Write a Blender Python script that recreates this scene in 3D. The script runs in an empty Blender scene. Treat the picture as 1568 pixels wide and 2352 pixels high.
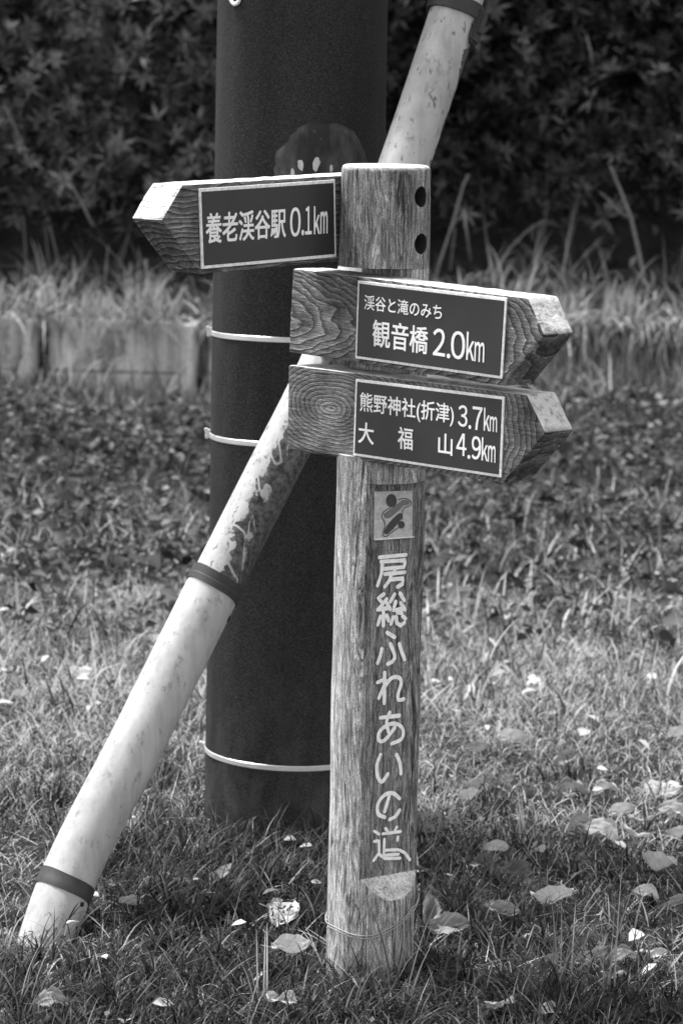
import bpy, bmesh, math, random
import numpy as np
from mathutils import Vector, Matrix
from math import sin, cos, pi, radians

random.seed(7)
rng = np.random.default_rng(11)
SC = bpy.context.scene
COL = SC.collection

# ------------------------------------------------------------------ camera
CAM_H = 1.62
FPX = 6789.3            # focal length in pixels of a 1568 x 2352 picture
PITCH, ROLL = 0.14881, 0.01748
_F = Vector((0, cos(PITCH), -sin(PITCH)))
_U0 = Vector((0, sin(PITCH), cos(PITCH)))
_R0 = Vector((1, 0, 0))
_R = _R0 * cos(ROLL) + _U0 * sin(ROLL)
_U = -_R0 * sin(ROLL) + _U0 * cos(ROLL)
CAMP = Vector((0, 0, CAM_H))
cam_d = bpy.data.cameras.new('camera')
cam = bpy.data.objects.new('camera', cam_d)
COL.objects.link(cam)
cam_d.sensor_fit = 'VERTICAL'
cam_d.sensor_height = 36.0
cam_d.sensor_width = 24.0
cam_d.lens = FPX / 2352 * 36.0
cam_d.clip_start = 0.1
cam_d.clip_end = 2000
cam_d.dof.use_dof = True
cam_d.dof.focus_distance = 5.10
cam_d.dof.aperture_fstop = 7.5
m3 = Matrix((_R, _U, -_F)).transposed()
cam.matrix_world = Matrix.Translation(CAMP) @ m3.to_4x4()
SC.camera = cam

# ------------------------------------------------------------------ light
SUN_AZ, SUN_EL = radians(60), radians(64)   # azimuth measured from straight behind the pole towards the left
wd = bpy.data.worlds.new('World')
SC.world = wd
wd.use_nodes = True
wn = wd.node_tree
wn.nodes.clear()
sky = wn.nodes.new('ShaderNodeTexSky')
sky.sky_type = 'NISHITA'
sky.sun_disc = False
sky.sun_elevation = SUN_EL
sky.sun_rotation = -SUN_AZ
bw = wn.nodes.new('ShaderNodeRGBToBW')      # black-and-white photograph
bg = wn.nodes.new('ShaderNodeBackground')
bg.inputs['Strength'].default_value = 0.095
wo = wn.nodes.new('ShaderNodeOutputWorld')
wn.links.new(sky.outputs[0], bw.inputs[0])
wn.links.new(bw.outputs[0], bg.inputs['Color'])
wn.links.new(bg.outputs[0], wo.inputs['Surface'])
sd = bpy.data.lights.new('sun', 'SUN')
sd.energy = 1.5
sd.angle = radians(11)      # bright overcast
sun = bpy.data.objects.new('sun', sd)
COL.objects.link(sun)
sdir = Vector((-sin(SUN_AZ) * cos(SUN_EL), cos(SUN_AZ) * cos(SUN_EL), sin(SUN_EL)))
sun.rotation_euler = sdir.to_track_quat('Z', 'Y').to_euler()
sun.location = (-3, 6, 9)
SC.view_settings.view_transform = 'Standard'
SC.view_settings.look = 'None'
SC.view_settings.gamma = 1.0
SC.view_settings.exposure = 2.4
SC.cycles.max_bounces = 6
SC.cycles.transparent_max_bounces = 6

# ------------------------------------------------------------------ helpers
def ray(px, py):
    return _F + _R * ((px - 784) / FPX) - _U * ((py - 1176) / FPX)

def at_y(px, py, y):                 # point of the pixel's ray at distance y
    d = ray(px, py)
    return CAMP + d * (y / d.y)

def on_ground(px, py, z=0.0):
    d = ray(px, py)
    return CAMP + d * ((z - CAM_H) / d.z)

def on_plane(px, py, P, n):
    d = ray(px, py)
    return CAMP + d * ((P - CAMP).dot(n) / d.dot(n))

def setp(o, label=None, cat=None, group=None, kind=None):
    if label: o['label'] = label
    if cat: o['category'] = cat
    if group: o['group'] = group
    if kind: o['kind'] = kind
    return o

def link(o, parent=None):
    COL.objects.link(o)
    if parent is not None:
        o.parent = parent
        o.matrix_parent_inverse = parent.matrix_basis.inverted() if parent.parent is None else \
            (parent.parent.matrix_basis @ parent.matrix_parent_inverse @ parent.matrix_basis).inverted()
    return o

def empty(name, loc, label, cat, group=None):
    o = bpy.data.objects.new(name, None)
    o.location = loc
    o.empty_display_size = 0.1
    COL.objects.link(o)
    return setp(o, label, cat, group)

def mesh_obj(name, verts, faces, mat, parent=None, smooth=False, matrix=None):
    me = bpy.data.meshes.new(name)
    me.from_pydata([tuple(v) for v in verts], [], faces)
    me.update()
    if smooth:
        me.polygons.foreach_set('use_smooth', [True] * len(me.polygons))
    me.materials.append(mat)
    o = bpy.data.objects.new(name, me)
    if matrix is not None: o.matrix_basis = matrix
    return link(o, parent)

def tri_mesh(name, V, T, mat, parent=None, shade=None, smooth=False, uv=None):
    """fast mesh from numpy arrays of vertices and triangles"""
    V = np.ascontiguousarray(V, dtype=np.float32); T = np.ascontiguousarray(T, dtype=np.int32)
    me = bpy.data.meshes.new(name)
    me.vertices.add(len(V)); me.vertices.foreach_set('co', V.ravel())
    me.loops.add(T.size); me.loops.foreach_set('vertex_index', T.ravel())
    me.polygons.add(len(T))
    me.polygons.foreach_set('loop_start', np.arange(0, T.size, 3, dtype=np.int32))
    me.polygons.foreach_set('loop_total', np.full(len(T), 3, dtype=np.int32))
    if smooth:
        me.polygons.foreach_set('use_smooth', np.ones(len(T), dtype=bool))
    me.update(calc_edges=True)
    if shade is not None:
        a = me.attributes.new('shade', 'FLOAT', 'POINT')
        a.data.foreach_set('value', np.ascontiguousarray(shade, dtype=np.float32))
    me.materials.append(mat)
    o = bpy.data.objects.new(name, me)
    return link(o, parent)

def bm_obj(name, bm, mat, parent=None, smooth=False, matrix=None):
    me = bpy.data.meshes.new(name)
    bm.to_mesh(me); bm.free()
    if smooth:
        me.polygons.foreach_set('use_smooth', [True] * len(me.polygons))
    me.materials.append(mat)
    o = bpy.data.objects.new(name, me)
    if matrix is not None: o.matrix_basis = matrix
    return link(o, parent)

def bake(o):
    """apply the modifiers of o"""
    dg = bpy.context.evaluated_depsgraph_get()
    me = bpy.data.meshes.new_from_object(o.evaluated_get(dg))
    o.modifiers.clear()
    o.data = me
    return o

def vnoise(x, y, seed=0):
    """smooth value noise, numpy"""
    xi = np.floor(x).astype(np.int64); yi = np.floor(y).astype(np.int64)
    fx = x - xi; fy = y - yi
    fx = fx * fx * (3 - 2 * fx); fy = fy * fy * (3 - 2 * fy)
    def h(a, b):
        n = (a * 374761393 + b * 668265263 + seed * 974711) & 0x7fffffff
        n = ((n ^ (n >> 13)) * 1274126177) & 0x7fffffff
        return ((n ^ (n >> 16)) & 0xffff) / 65535.0
    return (h(xi, yi) * (1 - fx) + h(xi + 1, yi) * fx) * (1 - fy) + (h(xi, yi + 1) * (1 - fx) + h(xi + 1, yi + 1) * fx) * fy

# ------------------------------------------------------------------ materials
class NT:
    def __init__(s, name):
        s.m = bpy.data.materials.new(name); s.m.use_nodes = True
        s.t = s.m.node_tree; s.t.nodes.clear()
        s.out = s.t.nodes.new('ShaderNodeOutputMaterial')
    def n(s, typ, ins=None, **attrs):
        nd = s.t.nodes.new('ShaderNode' + typ)
        for k, v in attrs.items(): setattr(nd, k, v)
        for k, v in (ins or {}).items():
            if hasattr(v, 'bl_idname') and hasattr(v, 'outputs'): v = v.outputs[0]
            if isinstance(v, bpy.types.NodeSocket): s.t.links.new(v, nd.inputs[k])
            else: nd.inputs[k].default_value = v
        return nd
    def math(s, op, a, b=0.0, c=0.0, clamp=False):
        nd = s.n('Math', {0: a, 1: b, 2: c}, operation=op); nd.use_clamp = clamp
        return nd.outputs[0]
    def vmath(s, op, a, b=(0, 0, 0)):
        nd = s.n('VectorMath', {0: a, 1: b}, operation=op)
        return nd.outputs['Value'] if op in ('LENGTH', 'DISTANCE', 'DOT_PRODUCT') else nd.outputs[0]
    def ramp(s, fac, stops, interp='LINEAR'):
        nd = s.n('ValToRGB', {0: fac}); r = nd.color_ramp; r.interpolation = interp
        while len(r.elements) < len(stops): r.elements.new(0.5)
        for e, (p, v) in zip(r.elements, stops):
            e.position = p; e.color = (v, v, v, 1)
        return nd.outputs[0]
    def noise(s, vec, scale, detail=4, rough=0.55, dist=0.0):
        return s.n('TexNoise', {'Vector': vec, 'Scale': scale, 'Detail': detail, 'Roughness': rough, 'Distortion': dist}).outputs[0]
    def obj(s): return s.n('TexCoord').outputs['Object']
    def uv(s): return s.n('TexCoord').outputs['UV']
    def scale(s, vec, sc, loc=(0, 0, 0)):
        return s.n('Mapping', {'Vector': vec, 'Scale': sc, 'Location': loc}).outputs[0]
    def mix(s, f, a, b):
        nd = s.n('Mix', {0: f}, data_type='FLOAT')
        for i, v in ((2, a), (3, b)):
            if isinstance(v, bpy.types.NodeSocket): s.t.links.new(v, nd.inputs[i])
            else: nd.inputs[i].default_value = v
        return nd.outputs[0]
    def mul(s, a, b): return s.math('MULTIPLY', a, b)
    def bsdf(s, col, rough=0.8, bump=None, strength=0.4, dist=0.002, spec=0.35, metal=0.0):
        ins = {'Roughness': rough, 'Specular IOR Level': spec, 'Metallic': metal}
        b = s.n('BsdfPrincipled', ins)
        if isinstance(col, bpy.types.NodeSocket):
            s.t.links.new(col, b.inputs['Base Color'])
        else:
            b.inputs['Base Color'].default_value = (col, col, col, 1)
        if bump is not None:
            bp = s.n('Bump', {'Height': bump, 'Strength': strength, 'Distance': dist})
            s.t.links.new(bp.outputs[0], b.inputs['Normal'])
        s.t.links.new(b.outputs[0], s.out.inputs[0])
        return s.m

def M_flat(name, v, rough=0.7, var=0.25, sc=30, bump=0.15, spec=0.35, metal=0.0):
    t = NT(name); c = t.obj()
    nz = t.noise(c, sc, 6, 0.6)
    return t.bsdf(t.ramp(nz, [(0.25, v * (1 - var)), (0.75, v * (1 + var))]), rough, nz, bump, 0.002, spec, metal)

def M_leaf(name, lo, hi, trans=0.35, rough=0.5, spec=0.4):
    """foliage: shade attribute picks the albedo, part of the light goes through"""
    t = NT(name)
    a = t.n('Attribute', attribute_name='shade').outputs['Fac']
    v = t.mix(a, lo, hi)
    b = t.n('BsdfPrincipled', {'Roughness': rough, 'Specular IOR Level': spec})
    t.t.links.new(v, b.inputs['Base Color'])
    tr = t.n('BsdfTranslucent')
    t.t.links.new(v, tr.inputs['Color'])
    mx = t.n('MixShader', {0: trans, 1: b.outputs[0], 2: tr.outputs[0]})
    t.t.links.new(mx.outputs[0], t.out.inputs[0])
    return t.m

def M_board(name, kx, kz, sx, sz, freq, dist=0.5, seed=0.0, yoff=1.0, ringw=0.42):
    """sawn weathered timber: growth rings round a centre, raised grain, dirt"""
    t = NT(name); c = t.obj()
    wob = t.n('TexNoise', {'Vector': t.scale(c, (9, 12, 22), (seed, 0, 0)), 'Scale': 1.0, 'Detail': 3}).outputs['Color']
    wv = t.vmath('SCALE', t.vmath('SUBTRACT', wob, (0.5, 0.5, 0.5)))
    wv.node.inputs['Scale'].default_value = dist
    p = t.scale(c, (1 / sx, 3.0, 1 / sz), (-kx / sx, yoff, -kz / sz))
    r = t.vmath('LENGTH', t.vmath('ADD', p, wv))
    ring = t.math('FRACT', t.mul(r, freq))
    ring = t.ramp(ring, [(0.0, 0.0), (0.25, 0.45), (0.72, 0.8), (0.86, 1.0), (0.95, 0.35), (1.0, 0.0)])
    streak = t.noise(t.scale(c, (14, 120, 260), (seed, 0, 0)), 1.0, 5, 0.65)
    blot = t.noise(t.scale(c, (14, 14, 14), (seed, 3, 0)), 1.0, 4, 0.6)
    fine = t.noise(c, 450, 3, 0.8)
    h = t.math('ADD', t.mul(ring, ringw), t.mul(streak, 1.18 - ringw))
    mid_ = t.noise(t.scale(c, (90, 160, 240), (seed, 1, 0)), 1.0, 4, 0.75)
    v = t.mul(t.ramp(h, [(0.25, 0.022), (0.5, 0.075), (0.72, 0.17), (0.92, 0.38)]), t.ramp(blot, [(0.3, 0.5), (0.7, 1.35)]))
    v = t.mul(v, t.ramp(mid_, [(0.3, 0.5), (0.66, 1.35)]))
    v = t.mul(v, t.ramp(fine, [(0.3, 0.7), (0.7, 1.3)]))
    # upward faces and worn edges: weathering and lichen, plus overhead light painted in
    nz = t.n('Separate' + 'XYZ', {0: t.n('NewGeometry').outputs['Normal']}).outputs['Z']
    lit_crust = t.mul(t.ramp(nz, [(0.3, 0.0), (0.6, 1.0)]), t.ramp(t.noise(t.scale(c, (60, 60, 60)), 1.0, 5, 0.7), [(0.32, 0.25), (0.52, 1.0)]))
    v = t.mix(lit_crust, v, t.ramp(fine, [(0.3, 0.46), (0.7, 0.70)]))
    bh = t.math('ADD', h, t.mul(fine, 0.35))
    return t.bsdf(v, 0.9, bh, 0.9, 0.0035, 0.2)

def M_log(name, tone=1.0):
    t = NT(name); c = t.obj()
    big = t.n('TexNoise', {'Vector': t.scale(c, (18, 18, 3.2)), 'Scale': 1.0, 'Detail': 2}).outputs['Color']
    off = t.vmath('SCALE', t.vmath('SUBTRACT', big, (0.5, 0.5, 0.5))); off.node.inputs['Scale'].default_value = 0.05
    cw = t.vmath('ADD', c, off)
    st = t.noise(t.scale(cw, (150, 150, 7)), 1.0, 6, 0.68)
    st2 = t.noise(t.scale(cw, (420, 420, 16)), 1.0, 4, 0.7)
    blot = t.noise(t.scale(c, (16, 16, 6)), 1.0, 5, 0.6)
    fine = t.noise(c, 420, 3, 0.8)
    med = t.noise(t.scale(cw, (260, 260, 45)), 1.0, 4, 0.75)
    v = t.ramp(st, [(0.28, 0.05), (0.40, 0.20), (0.50, 0.36), (0.70, 0.56)])
    v = t.mul(v, t.ramp(st2, [(0.34, 0.35), (0.58, 1.3)]))
    v = t.mul(v, t.ramp(med, [(0.32, 0.45), (0.62, 1.35)]))
    v = t.mul(v, t.ramp(blot, [(0.32, 0.6), (0.66, 1.2)]))
    v = t.mul(v, t.ramp(fine, [(0.34, 0.5), (0.64, 1.4)]))
    # long drying splits along the grain
    sp_ = t.noise(t.scale(cw, (34, 34, 1.1), (3, 1, 0)), 1.0, 3, 0.5)
    split = t.ramp(t.math('ABSOLUTE', t.math('SUBTRACT', sp_, 0.5)), [(0.0, 0.25), (0.006, 0.4), (0.012, 1.0)])
    v = t.mul(v, split)
    nz = t.n('SeparateXYZ', {0: t.n('NewGeometry').outputs['Normal']}).outputs['Z']
    pit = t.noise(c, 210, 4, 0.75)
    lit_crust = t.mul(t.ramp(nz, [(0.22, 0.0), (0.5, 1.0)]), t.ramp(pit, [(0.36, 0.15), (0.56, 1.0)]))  # upward faces: pale exposed wood with light from above painted in
    v = t.mix(lit_crust, v, t.ramp(t.noise(c, 45, 4, 0.7), [(0.3, 0.34), (0.65, 0.72)]))
    v = t.mul(v, tone)
    return t.bsdf(v, 0.9, t.math('ADD', st, t.math('ADD', t.mul(st2, 0.4), t.mul(fine, 0.25))), 0.8, 0.004, 0.2)

MAT = {}
MAT['log'] = M_log('weathered_log', 1.1)
MAT['log_flat'] = M_log('planed_log_face', 0.66)
MAT['board1'] = M_board('timber_station', 0.36, 0.30, 0.30, 0.06, 6.5, 0.5, 1.7)
MAT['board2'] = M_board('timber_bridge', -0.34, -0.012, 0.22, 0.050, 7.5, 0.5, 4.1)
MAT['board3'] = M_board('timber_shrine', -0.046, 0.010, 0.060, 0.028, 4.4, 0.6, 9.3, 0.0, 0.34)
MAT['plate'] = M_flat('brown_plate', 0.024, 0.42, 0.14, 22, 0.05, 0.45)
MAT['white'] = M_flat('white_lettering', 0.80, 0.55, 0.08, 60, 0.1)
MAT['border'] = M_flat('white_border', 0.74, 0.7, 0.3, 160, 0.5)
MAT['carved'] = M_flat('carved_white_paint', 0.86, 0.7, 0.18, 120, 0.4)
MAT['emblem'] = M_flat('emblem_plate', 0.46, 0.5, 0.3, 140, 0.35)
MAT['emb_dark'] = M_flat('emblem_dark', 0.05, 0.5, 0.25, 120, 0.2)
MAT['emb_mid'] = M_flat('emblem_mid', 0.16, 0.5, 0.25, 120, 0.2)
MAT['tape'] = M_flat('black_tape', 0.034, 0.62, 0.3, 40, 0.12, 0.3)
MAT['steel'] = M_flat('steel_band', 0.62, 0.38, 0.12, 25, 0.1, 0.5, 0.55)
MAT['wire'] = M_flat('rusty_wire', 0.30, 0.6, 0.4, 200, 0.3)
MAT['hole'] = M_flat('hole_dark', 0.02, 0.9, 0.3, 60, 0.2)
MAT['stem'] = M_flat('shrub_stem', 0.17, 0.85, 0.4, 60, 0.5)
MAT['stone'] = M_flat('stone', 0.24, 0.9, 0.5, 40, 0.6)

def M_concrete():
    t = NT('old_concrete'); c = t.obj()
    a = t.noise(t.scale(c, (2.2, 2.2, 1.1)), 1.0, 5, 0.65); b = t.noise(c, 60, 4, 0.7)
    run = t.noise(t.scale(c, (9, 9, 0.9)), 1.0, 4, 0.6)
    v = t.mul(t.ramp(a, [(0.3, 0.42), (0.7, 0.62)]), t.ramp(b, [(0.3, 0.8), (0.7, 1.2)]))
    v = t.mul(v, t.ramp(run, [(0.32, 0.45), (0.52, 1.0)]))
    st = t.noise(t.scale(c, (5, 5, 3.5), (4, 0, 2)), 1.0, 6, 0.75)
    v = t.mul(v, t.ramp(st, [(0.36, 0.28), (0.50, 1.0)]))
    return t.bsdf(v, 0.95, b, 0.4, 0.004, 0.2)
MAT['concrete'] = M_concrete()

def M_pole():
    t = NT('pole_sheet'); c = t.obj()
    grit = t.noise(c, 330, 3, 0.85)
    sp = t.n('TexVoronoi', {'Vector': c, 'Scale': 260.0}, feature='F1').outputs['Distance']
    spk = t.ramp(sp, [(0.0, 1.0), (0.16, 0.6), (0.24, 0.0)])
    blot = t.noise(t.scale(c, (7, 7, 2.5)), 1.0, 5, 0.65)
    low = t.n('SeparateXYZ', {0: c}).outputs['Z']
    sel = t.ramp(t.noise(c, 130, 2, 0.6), [(0.40, 0.0), (0.62, 1.0)])
    v = t.mul(t.ramp(grit, [(0.38, 0.006), (0.62, 0.036)]), t.ramp(blot, [(0.3, 0.75), (0.7, 1.3)]))
    v = t.math('ADD', v, t.mul(t.mul(spk, sel), 0.10))
    # dust splashed up from the soil near the foot
    dust = t.mul(t.ramp(low, [(0.0, 1.0), (0.42, 0.0)]), t.ramp(t.noise(t.scale(c, (22, 22, 9)), 1.0, 5, 0.7), [(0.42, 0.0), (0.7, 1.0)]))
    v = t.math('ADD', v, t.mul(dust, 0.045))
    return t.bsdf(v, 0.75, t.math('ADD', grit, spk), 0.45, 0.0012, 0.15)
MAT['pole'] = M_pole()
def M_residue():
    t = NT('sticker_residue'); c = t.obj()
    a = t.noise(t.scale(c, (11, 11, 5), (2.3, 0, 1)), 1.0, 3, 0.6); b = t.noise(t.scale(c, (60, 60, 30)), 1.0, 5, 0.7)
    v = t.mul(t.ramp(a, [(0.40, 0.010), (0.52, 0.055)]), t.ramp(b, [(0.3, 0.5), (0.7, 1.6)]))
    v = t.math('ADD', v, t.mul(t.ramp(b, [(0.66, 0.0), (0.74, 1.0)]), 0.10))
    return t.bsdf(v, 0.5, b, 0.3, 0.001, 0.3)
MAT['residue'] = M_residue()
MAT['flake'] = M_flat('paper_flake', 0.5, 0.8, 0.2, 60, 0.2)

def M_tube(name, upper):
    """white plastic guard; u runs round the tube (0 left, .25 towards the path, .5 right), v along it in metres"""
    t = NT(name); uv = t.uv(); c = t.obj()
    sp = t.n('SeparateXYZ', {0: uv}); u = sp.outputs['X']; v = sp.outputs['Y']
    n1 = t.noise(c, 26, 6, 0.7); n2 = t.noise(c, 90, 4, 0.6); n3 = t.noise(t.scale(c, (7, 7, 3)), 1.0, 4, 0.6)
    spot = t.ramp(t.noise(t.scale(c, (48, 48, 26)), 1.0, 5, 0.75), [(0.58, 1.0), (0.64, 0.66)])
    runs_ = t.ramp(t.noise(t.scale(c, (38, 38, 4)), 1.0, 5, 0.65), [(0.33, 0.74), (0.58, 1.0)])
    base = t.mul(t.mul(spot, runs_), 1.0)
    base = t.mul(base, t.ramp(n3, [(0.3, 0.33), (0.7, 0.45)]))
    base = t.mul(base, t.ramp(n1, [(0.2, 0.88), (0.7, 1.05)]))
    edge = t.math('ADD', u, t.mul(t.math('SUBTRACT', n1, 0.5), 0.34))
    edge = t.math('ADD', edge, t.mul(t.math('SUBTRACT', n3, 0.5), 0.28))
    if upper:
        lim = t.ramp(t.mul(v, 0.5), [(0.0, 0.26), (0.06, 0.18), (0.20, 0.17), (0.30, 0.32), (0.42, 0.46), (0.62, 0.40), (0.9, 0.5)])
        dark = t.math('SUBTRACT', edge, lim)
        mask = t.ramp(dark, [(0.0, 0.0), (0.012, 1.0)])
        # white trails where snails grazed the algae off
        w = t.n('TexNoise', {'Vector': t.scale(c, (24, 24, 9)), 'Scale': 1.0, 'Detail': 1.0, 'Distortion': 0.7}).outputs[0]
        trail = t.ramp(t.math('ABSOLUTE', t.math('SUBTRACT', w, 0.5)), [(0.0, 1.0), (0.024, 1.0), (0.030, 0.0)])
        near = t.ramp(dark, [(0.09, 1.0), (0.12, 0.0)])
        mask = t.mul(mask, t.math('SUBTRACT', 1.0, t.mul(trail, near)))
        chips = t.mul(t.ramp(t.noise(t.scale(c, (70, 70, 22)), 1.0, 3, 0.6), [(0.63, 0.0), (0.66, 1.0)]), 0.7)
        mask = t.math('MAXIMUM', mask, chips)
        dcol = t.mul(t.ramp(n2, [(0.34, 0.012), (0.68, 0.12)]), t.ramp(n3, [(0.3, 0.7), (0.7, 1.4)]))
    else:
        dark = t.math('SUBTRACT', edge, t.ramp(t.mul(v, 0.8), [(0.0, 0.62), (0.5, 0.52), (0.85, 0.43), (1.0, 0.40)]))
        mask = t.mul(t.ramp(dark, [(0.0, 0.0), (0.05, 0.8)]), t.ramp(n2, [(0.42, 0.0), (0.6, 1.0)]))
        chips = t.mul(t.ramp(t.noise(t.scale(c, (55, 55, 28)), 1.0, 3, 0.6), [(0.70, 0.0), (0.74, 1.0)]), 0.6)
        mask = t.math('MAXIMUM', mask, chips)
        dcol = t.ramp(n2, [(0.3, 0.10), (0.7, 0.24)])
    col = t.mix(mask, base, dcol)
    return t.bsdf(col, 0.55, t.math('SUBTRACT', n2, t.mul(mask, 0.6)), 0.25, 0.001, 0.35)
MAT['tube_low'] = M_tube('guard_lower', False)
MAT['tube_up'] = M_tube('guard_upper', True)

def M_soil():
    t = NT('soil'); c = t.obj()
    a = t.noise(c, 3.5, 6, 0.65); b = t.noise(c, 45, 5, 0.7)
    v = t.mul(t.ramp(a, [(0.3, 0.012), (0.7, 0.04)]), t.ramp(b, [(0.3, 0.5), (0.7, 1.5)]))
    return t.bsdf(v, 0.95, b, 0.8, 0.02, 0.1)
MAT['soil'] = M_soil()
MAT['lawn'] = M_leaf('lawn_blades', 0.005, 0.72, 0.40, 0.6, 0.14)
MAT['sedge'] = M_leaf('sedge_blades', 0.004, 0.17, 0.25, 0.5, 0.22)
MAT['hay'] = M_leaf('dry_grass', 0.07, 0.58, 0.4, 0.8, 0.15)
MAT['ivy'] = M_leaf('ground_leaves', 0.004, 0.25, 0.3, 0.5, 0.22)
MAT['litter'] = M_leaf('leaf_litter', 0.25, 0.62, 0.25, 0.8, 0.2)
MAT['shrub'] = M_leaf('shrub_leaves', 0.003, 0.30, 0.2, 0.45, 0.22)
MAT['weed'] = M_leaf('weed_leaves', 0.10, 0.2, 0.3, 0.5, 0.4)
MAT['stalk'] = M_flat('dark_stalk', 0.035, 0.8, 0.3, 90, 0.2)

def M_fallen(name, v0, holes=0.0):
    t = NT(name); uv = t.uv(); c = t.obj()
    sp = t.n('SeparateXYZ', {0: uv}); x = sp.outputs['X']; y = sp.outputs['Y']
    n = t.noise(c, 70, 5, 0.7); n2 = t.noise(c, 320, 3, 0.6)
    v = t.mul(t.ramp(n, [(0.3, v0 * 0.66), (0.7, v0 * 1.2)]), t.ramp(n2, [(0.3, 0.9), (0.7, 1.08)]))
    ay = t.math('ABSOLUTE', y)
    mid = t.ramp(ay, [(0.02, 0.62), (0.07, 1.0)])
    side = t.math('FRACT', t.math('SUBTRACT', t.mul(x, 7.0), t.mul(ay, 2.2)))
    side = t.ramp(side, [(0.0, 0.72), (0.10, 1.0), (0.9, 1.0), (1.0, 0.72)])
    spots = t.ramp(t.noise(c, 150, 3, 0.7), [(0.62, 1.0), (0.72, 0.45)])
    v = t.mul(t.mul(v, mid), t.mul(side, spots))
    b = t.n('BsdfPrincipled', {'Roughness': 0.75, 'Specular IOR Level': 0.25})
    t.t.links.new(v, b.inputs['Base Color'])
    bp = t.n('Bump', {'Height': t.math('ADD', t.mul(mid, side), n), 'Strength': 0.5, 'Distance': 0.002})
    t.t.links.new(bp.outputs[0], b.inputs['Normal'])
    tr = t.n('BsdfTranslucent'); t.t.links.new(v, tr.inputs['Color'])
    mx = t.n('MixShader', {0: 0.25, 1: b.outputs[0], 2: tr.outputs[0]})
    t.t.links.new(mx.outputs[0], t.out.inputs[0])
    return t.m
MAT['fall_pale'] = M_fallen('fallen_leaf_pale', 0.54)
MAT['fall_mid'] = M_fallen('fallen_leaf_mid', 0.30)
MAT['fall_dark'] = M_fallen('fallen_leaf_dark', 0.13)

# ------------------------------------------------------------------ ground
WALL_Y, WALL_T = 14.55, -0.12            # foot line of the plank wall: y = WALL_Y + WALL_T * (x + 1)

def zg(x, y):
    """ground height, numpy"""
    x = np.asarray(x, dtype=float); y = np.asarray(y, dtype=float)
    near = 0.018 * (vnoise(x * 2.3, y * 2.3, 1) - 0.5) + 0.010 * (vnoise(x * 7, y * 7, 2) - 0.5)
    mid = np.clip((y - 7.5) / 3, 0, 1) * (0.10 * (vnoise(x * 1.1, y * 1.1, 3) - 0.5) + 0.05 * (vnoise(x * 3.1, y * 3.1, 4) - 0.5))
    d = y - (WALL_Y + WALL_T * (x + 1))
    bank = np.where(d > 0.10, 0.33 + 0.16 * np.clip((d - 0.1) / 1.0, 0, 1) + 0.06 * (vnoise(x * 2, y * 2, 5) - 0.5), 0)
    hill = np.clip((d - 2.9) / 7.0, 0, 1) ** 1.1 * 6.5
    foot = 0.0 * np.exp(-(((x + 0.12) / 0.42) ** 2 + ((y - 6.2) / 0.5) ** 2))
    return near + mid + bank + hill + foot

def zg1(x, y): return float(zg(np.array([x]), np.array([y]))[0])

def build_ground():
    xs = np.concatenate([[-400, -150, -60, -25, -12], np.arange(-7, 7.01, 0.09), [12, 25, 60, 150, 400]])
    ys = np.concatenate([[-300, -100, -30, -8, 0, 2.5], np.arange(3.6, 14.2, 0.09), np.arange(14.2, 17.6, 0.05), np.arange(17.8, 27, 0.4), [35, 60, 150, 500]])
    X, Y = np.meshgrid(xs, ys)
    Z = zg(X, Y)
    V = np.stack([X.ravel(), Y.ravel(), Z.ravel()], 1)
    nx, ny = len(xs), len(ys)
    i = (np.arange(ny - 1)[:, None] * nx + np.arange(nx - 1)[None]).ravel()
    T = np.concatenate([np.stack([i, i + 1, i + nx + 1], 1), np.stack([i, i + nx + 1, i + nx], 1)])
    o = tri_mesh('ground', V, T, MAT['soil'], smooth=True)
    setp(o, kind='structure')
build_ground()

# ------------------------------------------------------------------ blades and leaves (numpy)
def blades(P, L, W, AZ, LEAN, CURL, nseg=4, twist=None):
    """n arching blades rooted at P; LEAN start angle from vertical, CURL added towards the tip"""
    n = len(P)
    V = np.zeros((n, nseg * 2 + 1, 3))
    pos = P.copy()
    dx, dy = np.cos(AZ), np.sin(AZ)
    sx, sy = -dy, dx
    tw = np.zeros(n) if twist is None else twist
    cx, cy = sx * np.cos(tw) + dx * np.sin(tw), sy * np.cos(tw) + dy * np.sin(tw)
    for k in range(nseg + 1):
        f = k / nseg
        w = W * (1 - f ** 1.6) * (0.75 + 0.5 * min(1, f * 4)) * 0.5
        if k == nseg:
            V[:, 2 * k] = pos
        else:
            V[:, 2 * k, 0] = pos[:, 0] - cx * w; V[:, 2 * k, 1] = pos[:, 1] - cy * w; V[:, 2 * k, 2] = pos[:, 2]
            V[:, 2 * k + 1, 0] = pos[:, 0] + cx * w; V[:, 2 * k + 1, 1] = pos[:, 1] + cy * w; V[:, 2 * k + 1, 2] = pos[:, 2]
        a = LEAN + CURL * (f + 0.5 / nseg) ** 1.3
        st = L / nseg
        pos = pos + np.stack([dx * np.sin(a) * st, dy * np.sin(a) * st, np.cos(a) * st], 1)
    m = nseg * 2 + 1
    t = []
    for k in range(nseg - 1):
        t += [(2 * k, 2 * k + 1, 2 * k + 2), (2 * k + 1, 2 * k + 3, 2 * k + 2)]
    t.append((2 * nseg - 2, 2 * nseg - 1, 2 * nseg))
    T = (np.array(t)[None] + (np.arange(n) * m)[:, None, None]).reshape(-1, 3)
    return V.reshape(-1, 3), T, m

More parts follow.
